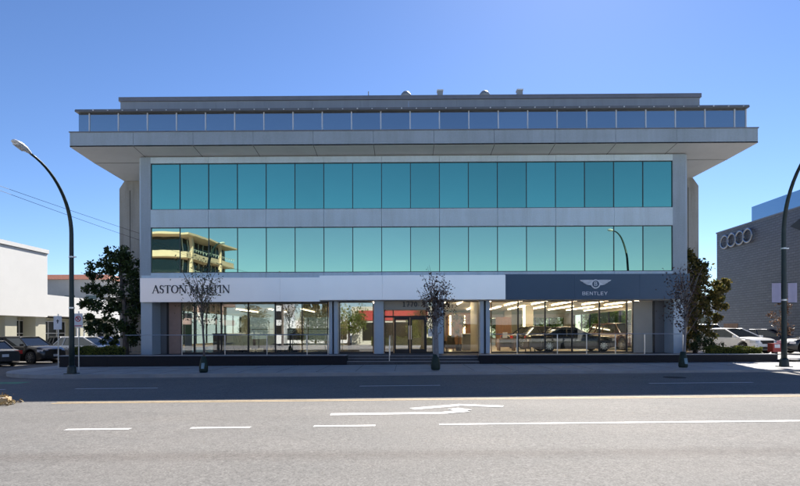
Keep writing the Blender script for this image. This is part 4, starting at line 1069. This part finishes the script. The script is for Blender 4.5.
t = thing('info_card', 'cream card on the small desk near the navy sign', 'card', (X(505.5, 32), 32.2, 1.25)); bx('sheet', 'plate', t, X(503.3, 32), X(508, 32), 32.2, 32.22, 1.27, 1.62); bx('foot', 'darkmetal', t, X(505, 32), X(506.3, 32), 32.17, 32.26, 1.25, 1.268)
def potted(label, x, y, h):
    t = thing('potted_plant', label, 'potted plant', (x, y, FZ), group='potted plants inside')
    MB().lathe([(.16, 0), (.22, .4), (.2, .4)], (x, y, FZ), seg=16).build('pot', 'plastic', t)
    MB().tube([(x, y, FZ + .38), (x + .03, y, FZ + h * .6)], .03, 6).build('stem', 'bark', t)
    crown([((x, y, FZ + h * .72), (.38, .38, h * .26), 420)], .17, .3).build('foliage', 'ever2', t)
potted('tall potted palm in the entrance hall', X(458.5, 32.3), 32.3, 2.3); potted('potted plant beside the navy armchairs', X(296, 31), 30.6, 1.2)

# ------------------------------------------------------------------ west side: white building and neighbours
WX = -27.0
Wb = thing('white_building', 'white flat roofed building with recessed ground floor beside the parked cars', 'building', (WX - 6, 33, -.2))
zt = at(45, 250, 40).z; zo = 2.85
b = MB(); b.box(WX - 14, WX, 18, 40.0, zo, zt - .28); b.build('upper_wall', 'white', Wb)
b = MB(); b.box(WX - 14.1, WX + .08, 17.9, 40.08, zt - .278, zt); b.build('parapet_band', 'white', Wb)
bx('parapet_flashing', 'coping', Wb, WX - 14.0, WX + .05, 18.0, 40.05, zt - .32, zt - .282)
b = MB(); b.box(WX - 14, WX - .02, 40.0, 50, 2.95, 4.55); b.box(WX - 14, WX - .02, 50, 95, -.4, 4.55); b.build('rear_wing_wall', 'white', Wb)
bx('ground_wall', 'cream', Wb, WX - 14, WX - 1.3, 18.1, 49.9, -.4, zo - .002)
y = 21.0
for yc in (25.5, 31.0, 36.6, 39.6, 45): bx('column', 'cream', Wb, WX - 1.3, WX - .25, yc - .55, yc + .55, -.4, zo - .003)
for yc in (28.2, 33.8, 38.1, 42.3, 48):
    h_ = .0
    o = bx('window', 'wincl', Wb, WX - 1.29, WX - 1.2, yc - 1.6, yc + 1.6, .3, 2.6)
    f_ = MB()
    for q in range(4): f_.box(WX - 1.198, WX - 1.15, yc - 1.6 + q * 1.05, yc - 1.54 + q * 1.05, .3, 2.6)
    for z in (.3, 1.6, 2.54): f_.box(WX - 1.197, WX - 1.155, yc - 1.54, yc + 1.55, z, z + .06)
    f_.build('frame', 'lightmetal', o)
t = thing('tiled_house', 'grey house with a terracotta tiled roof behind the white building', 'house', (-36, 72, 0))
b = MB(); b.box(-52, -37, 66, 84, -.4, 8.3); b.build('wall', 'grey', t)
b = MB(); b.prism([(-52.3, 65.6, 8.3), (-36.6, 65.6, 8.3), (-37.4, 66.8, 9.0), (-51, 66.8, 9.0)], (0, 17, 0)); fixn(b.build('roof', 'tilered', t))
for k in range(5): bx('window', 'wincl', t, -50.5 + k * 2.7, -49.2 + k * 2.7, 65.95, 65.999, 4.5, 6.3)
t = thing('grey_warehouse', 'long grey warehouse with a pitched metal roof behind the evergreen tree', 'building', (-27, 98, 0))
bx('wall', 'grey', t, -37, -20, 98, 110, -.4, 8.2); b = MB(); b.prism([(-37.3, 97.6, 8.2), (-19.7, 97.6, 8.2), (-19.7, 104, 9.9), (-37.3, 104, 9.9)], (0, .02, .15)); fixn(b.build('roof', 'hvac', t))
t = thing('white_metal_frame', 'white tubular metal frame standing beyond the parked cars', 'frame', (-22, 38.2, 0))
b = MB(); xa, xc = X(76, 38), X(93.5, 38); zt_, zm = at(80, 328, 38).z, at(80, 338, 38).z
for x in (xa, xa + (xc - xa) * .42, xc - .15): b.box(x, x + .09, 38, 38.09, -.3, zt_)
b.box(xa, xc, 38.005, 38.085, zt_ + .001, zt_ + .1); b.box(xa, xc, 38.01, 38.08, zm, zm + .08); b.build('bar', 'white', t)
b = MB(); b.tube([(xc, 38.05, zt_ + .05), (xc + .12, 38.05, zt_ - .1), (xc + .12, 38.05, -.3)], .05, 8).build('curved_leg', 'white', t)

# ------------------------------------------------------------------ east side: corrugated building with rings
AX = 28.0
A_ = thing('corrugated_building', 'grey corrugated metal clad building with four rings on its wall', 'building', (AX + 8, 38, .2))
yc_ = at(717, 234, 48).y
k_ = 28.0 / at(717, 332, 48).x * 48
zt = at(717, 234, k_).z
bx('wall', 'clad', A_, AX, AX + 22, 26.5, k_, 0, zt); bx('wall_coping', 'coping', A_, AX - .05, AX + 22, 26.45, k_ + .05, zt + .002, zt + .12)
def aw(px, py):
    d = CR @ Vector(((px - 400) / F, (332 - py) / F, -1)); q = AX / d.x; return Vector((AX, d.y * q, CAMZ + d.z * q))
cs = [aw(726.3, 241.8), aw(733.6, 239.7), aw(741.2, 237.6), aw(749.6, 235.6)]
Rr = (aw(726, 234.6).z - aw(726, 249).z) / 2
y0_, y3_ = cs[0].y, cs[3].y
for i in range(4):
    yy = y0_ + (y3_ - y0_) * i / 3; zc = (cs[0].z + cs[3].z) / 2
    b = MB(); pts = [(AX - .14, yy + Rr * .88 * cos(2 * pi * q / 32), zc + Rr * .85 * sin(2 * pi * q / 32)) for q in range(33)]
    b.tube([(p[0] - .02 * (i % 2), p[1], p[2]) for p in pts], .085, 8, cap=False).build('ring_emblem', 'ringm', A_, smooth=True)
b = MB(); q0, q1 = aw(752, 245), aw(800, 245)
kx = 33.0; ya = kx / at(752, 332, 1).x; za = at(752, 207, ya).z
b.box(kx, kx + 14, 28, ya, zt + .13, za); b.build('blue_glass_penthouse', 'bluebld', A_)
pq = aw(793.5, 226.5); b = MB(); b.prism([(AX, pq.y, pq.z), (AX - .25, pq.y, pq.z), (AX - .25, pq.y - 1.9, pq.z - .9), (AX, pq.y - 1.9, pq.z - .9)], (0, -.9, .35)); fixn(b.build('canopy', 'plastic', A_))
b = MB(); dq = aw(728, 327); b.box(AX - .02, AX + .02, dq.y - 1.4, dq.y + .6, .3, dq.z + .3); b.build('door', 'wood', A_)
# columnar tree behind the lamp
bs = at(782, 345, 27.8); bs.z = zg(20) + .15
tree('columnar_tree', 'small dark columnar tree behind the lamp with lilac banners', bs, [(0, 0, 0), (0, 0, 1.2), (.02, 0, 2.9)], rlimbs(7, .9, 2, .45, .5), [((0, 0, 2.6), (.42, .4, .5), 300), ((-.1, 0, 2.0), (.48, .45, .5), 320), ((.1, 0, 1.4), (.42, .4, .4), 220)], .12, M['plum'], 'bark', rad=(.05, .02))
# far building between the magnolia and the corrugated wall
t = thing('pale_office_block', 'pale low office block far beyond the east parking lot', 'building', (44, 92, 0))
bx('wall', 'white', t, 42, 62, 90, 104, 0, 6.2); bx('roof', 'cream', t, 41.7, 62.3, 89.7, 104.3, 6.2, 6.6)
for k in range(6): bx('window', 'wincl', t, 43 + k * 3, 45.2 + k * 3, 89.95, 89.99, 2, 4)
# shrubs on the east flank and behind, seen through the showroom
for i in range(9):
    y = 38.5 + i * 1.9; x = 18.75 + U(-.15, .15); h = U(2.2, 2.9)
    t = thing('flank_shrub', 'bright green shrub outside the showroom side windows', 'shrub', (x, y, zg(x) + .15), group='green shrubs outside the side windows')
    crown([((x, y, .3 + h), (.8, 1.25, h * .9), 1700)], .24, .55, .3).build('foliage', 'glow', t)
for i in range(9):
    x = 4.6 + i * 1.6; y = 59.5 + U(-.6, .6); h = U(2.6, 3.4)
    t = thing('rear_shrub', 'leafy green bush outside the rear windows of the showroom', 'shrub', (x, y, zg(x)), group='green bushes behind the building')
    crown([((x, y, .2 + h), (1.4, .8, h * .95), 1700)], .26, .55, .3).build('foliage', 'glow', t)
t = thing('garden_wall', 'sunlit white wall behind the showroom rear windows', 'wall', (-11, 64, 0)); bx('wall', 'white', t, -20, -3, 66, 66.3, -.2, 4.2)

# ------------------------------------------------------------------ across the road, seen as reflections in the glass or added for bounce light
def refl(px, py, Yr, Yg=YW):
    d = CR @ Vector(((px - 400) / F, (332 - py) / F, -1)); t_ = (2 * Yg - Yr) / d.y
    return Vector((d.x * t_, Yr, CAMZ + d.z * t_))
def balcony_block():
    t = thing('balcony_block', 'cream apartment block with long balconies across the road', 'building', (-30, -20, 0))
    p0 = refl(183, 235, -20, YF); p1 = refl(226, 260, -34, YF)
    d = (p1 - p0); d.z = 0; Ld = d.length; d.normalize(); n = Vector((-d.y, d.x, 0))
    if n.x > 0: n = -n
    x_ = -d
    e = Vector((-1, 0, 0))
    top = p0.z
    O = Vector((p0.x, p0.y, 0))
    # plan: corner at O, one face along d (away), one face along -X
    def plan(off): 
        a = O + d * (Ld) ; c = O + e * 16
        m_ = Vector((1, 0, 0)).lerp(-n, .5)
        k = off
        return [O + Vector((k, k, 0)) if False else O + (-n) * k + Vector((0, 1, 0)) * k, a + (-n) * k, a + n * 10, c + Vector((0, -Ld * .8, 0)), c + Vector((0, 1, 0)) * k]
    def slab(z0, z1, off, nm, m): 
        b = MB(); b.prism([(q.x, q.y, z0) for q in plan(off)], (0, 0, z1 - z0)); fixn(b.build(nm, m, t))
    for k in range(6):
        z = top - 3.1 * k
        if z < 1: break
        slab(z - .28, z, 1.2 if k else 1.8, 'balcony' if k else 'roof', 'yellowst')
        if k: slab(z + .001, z + .6, 1.15, 'parapet', 'yellowst')
        slab(max(.0, z - 3.09), z - .29, -.4, 'glazed_wall', 'wincl')
    b = MB()
    for k in range(16):
        q = O + d * (k * 1.2 + .4) + (-n) * 1.2
        for j in range(1, 6):
            z = top - 3.1 * j
            if z > 1 and k in (0, 7): b.box(q.x - .2, q.x + .2, q.y - .2, q.y + .2, z, z + 2.8)
    b.build('column', 'yellowst', t)
    b = MB()
    for j in range(1, 5):
        z = top - 3.1 * j
        if z < 1: continue
        for k in range(24):
            if k * .8 > Ld: break
            q = O + d * (k * .8) + (-n) * 1.3
            b.box(q.x - .03, q.x + .03, q.y - .03, q.y + .03, z + .85, z + 1.15)
            w_ = O + d * (k * .8) + n * .36; 
            if k * .8 > Ld: break
            if k % 2: b.box(w_.x - .05, w_.x + .05, w_.y - .05, w_.y + .05, z + .01, z + 2.75)
        q0, q1 = O + (-n) * 1.3, O + d * Ld + (-n) * 1.3
        b.tube([(q0.x, q0.y, z + 1.15), (q1.x, q1.y, z + 1.15)], .04, 6)
    b.build('balustrade', 'lightmetal', t)
balcony_block()
t = thing('red_fascia_shop', 'low shop with a red fascia across the road', 'building', (-1, -15, 0))
a, c = refl(360, 320, -15), refl(430, 311, -15)
bx('wall', 'cream', t, a.x - 1, c.x + 1, -22, -15, 0, 5.2); bx('fascia', 'red', t, a.x, c.x, -15.12, -15.0 + .1, a.z, c.z + .15)
bx('window', 'wincl', t, a.x + .5, c.x - .5, -15.0, -14.93, .6, a.z - .3)
t = thing('pale_office_tower', 'pale narrow office tower across the road', 'building', (-14, -24, 0)); a, c = refl(276, 300, -24), refl(286, 300, -24)
bx('wall', 'white', t, a.x, c.x, -32, -24, 0, 8.2)
for k in range(3): bx('window', 'wincl', t, a.x + .3, c.x - .3, -24, -23.95, 1.5 + 2.2 * k, 2.8 + 2.2 * k)
for x0, x1, yy, hh_, lab in ((30, 80, -14, 7.3, 'long white building added across the road to bounce sunlight'),):
    t = thing('bounce_building', lab, 'building', ((x0 + x1) / 2, yy - 8, 0)); bx('wall', 'white', t, x0, x1, yy - 16, yy, 0, hh_)  # added to throw sunlit bounce onto the shaded facade
    for k in range(8): bx('window', 'wincl', t, x0 + 2 + k * 5.5, x0 + 4.5 + k * 5.5, yy, yy + .05, 1, 2.6)
t = thing('long_low_shop', 'long low white shop across the road beside the balcony block', 'building', (-12, -26, 0)); bx('wall', 'white', t, -20.5, -8, -34, -26.2, 0, 3.6); bx('window', 'wincl', t, -19, -9, -26.2, -26.1, .6, 2.4)
t = thing('long_low_shop', 'long low white shop across the road east of the red fascia', 'building', (12, -26, 0)); bx('wall', 'white', t, 7, 29, -36, -26.2, 0, 4.4); bx('window', 'wincl', t, 9, 27, -26.2, -26.1, .6, 2.8)
def conifer(px, py, Yr, label, w):
    p = refl(px, py, Yr); t = thing('conifer_tree', label, 'tree', (p.x, Yr, 0), group='conifers across the road')
    MB().tube([(p.x, Yr, 0), (p.x, Yr, p.z * .9)], [.16, .03], 8).build('trunk', 'bark', t)
    b = MB()
    for i in range(2600):
        u = R() ** .7; z = .5 + (p.z - .5) * u; r = w * (1 - u) * U(.3, 1.05) + .05; an = U(0, 2 * pi); b.leaf((p.x + r * cos(an), Yr + r * sin(an), z - r * .2), .28, .4)
    b.build('crown', 'conifer', t)
conifer(308, 292, -14, 'broad conifer across the road beside the pale tower', 1.9); conifer(317, 290, -15.5, 'taller brownish conifer across the road', 1.7); conifer(327, 293, -14, 'low conifer across the road nearest the red fascia', 1.7)
def broad(px, py, Yr, label, r, m='conifer'):
    p = refl(px, py, Yr); h = p.z
    return tree('broadleaf_tree', label, (p.x, Yr, 0), [(0, 0, 0), (0, 0, h * .6)], rlimbs(5, h * .3, h * .55, r * .7, h * .25), [((0, 0, h * .65), (r, r, h * .33), 1100), ((r * .6, .3, h * .5), (r * .6, r * .6, h * .25), 500), ((-r * .6, 0, h * .5), (r * .6, r * .6, h * .25), 500)], .3, M[m], 'bark', group='broadleaf trees across the road', rad=(.18, .08))
broad(350, 303, -11, 'yellowing broadleaf tree across the road opposite the entrance', 2.0, 'glow'); broad(418, 316, -12.5, 'small broadleaf tree across the road opposite the doors', 1.3, 'glow')
broad(255, 307, -13, 'olive broadleaf tree across the road opposite the armchairs', 1.6, 'conifer'); broad(600, 320, -14, 'small olive broadleaf tree across the road opposite the coupe', 1.4, 'conifer')
hedge('long sunlit hedge across the road opposite the entrance', -4, 9, -8.2, -7.2, .05, 1.0, 2600, 'glow', .16, .1)

# ------------------------------------------------------------------ light
SUN_EL, SUN_AZ = radians(42.0), radians(18.5)
w = bpy.data.worlds.new('World'); sc.world = w; w.use_nodes = True
nt = w.node_tree; bg = nt.nodes['Background']
sky = nt.nodes.new('ShaderNodeTexSky'); sky.sky_type = 'NISHITA'; sky.sun_disc = False
sky.sun_elevation = SUN_EL; sky.sun_rotation = SUN_AZ
sky.altitude = 100; sky.air_density = .95; sky.dust_density = .12; sky.ozone_density = 4
gmn = nt.nodes.new('ShaderNodeGamma'); gmn.inputs['Gamma'].default_value = 1.22     # a crisper, more saturated blue
nt.links.new(sky.outputs['Color'], gmn.inputs['Color']); tin = nt.nodes.new('ShaderNodeMix'); tin.data_type = 'RGBA'; tin.blend_type = 'MULTIPLY'; tin.inputs['Factor'].default_value = 1; tin.inputs['B'].default_value = (.83, .83, .885, 1)
nt.links.new(gmn.outputs['Color'], tin.inputs['A']); nt.links.new(tin.outputs['Result'], bg.inputs['Color']); bg.inputs['Strength'].default_value = .05
sd = bpy.data.lights.new('sun', 'SUN'); sd.energy = 4.6; sd.angle = radians(.53); sd.color = (1, .94, .86)
so = bpy.data.objects.new('sun', sd); COL.objects.link(so)
to_sun = Vector((sin(SUN_AZ) * cos(SUN_EL), cos(SUN_AZ) * cos(SUN_EL), sin(SUN_EL)))
so.rotation_euler = to_sun.to_track_quat('Z', 'Y').to_euler(); so.location = to_sun * 80
sc.view_settings.view_transform = 'Standard'; sc.view_settings.look = 'None'
sc.view_settings.exposure = 1.25; sc.view_settings.gamma = 1; sc.view_settings.use_curve_mapping = False
sc.cycles.max_bounces = 10; sc.cycles.transparent_max_bounces = 16; sc.cycles.use_denoising = True
sc.cycles.sample_clamp_indirect = 6
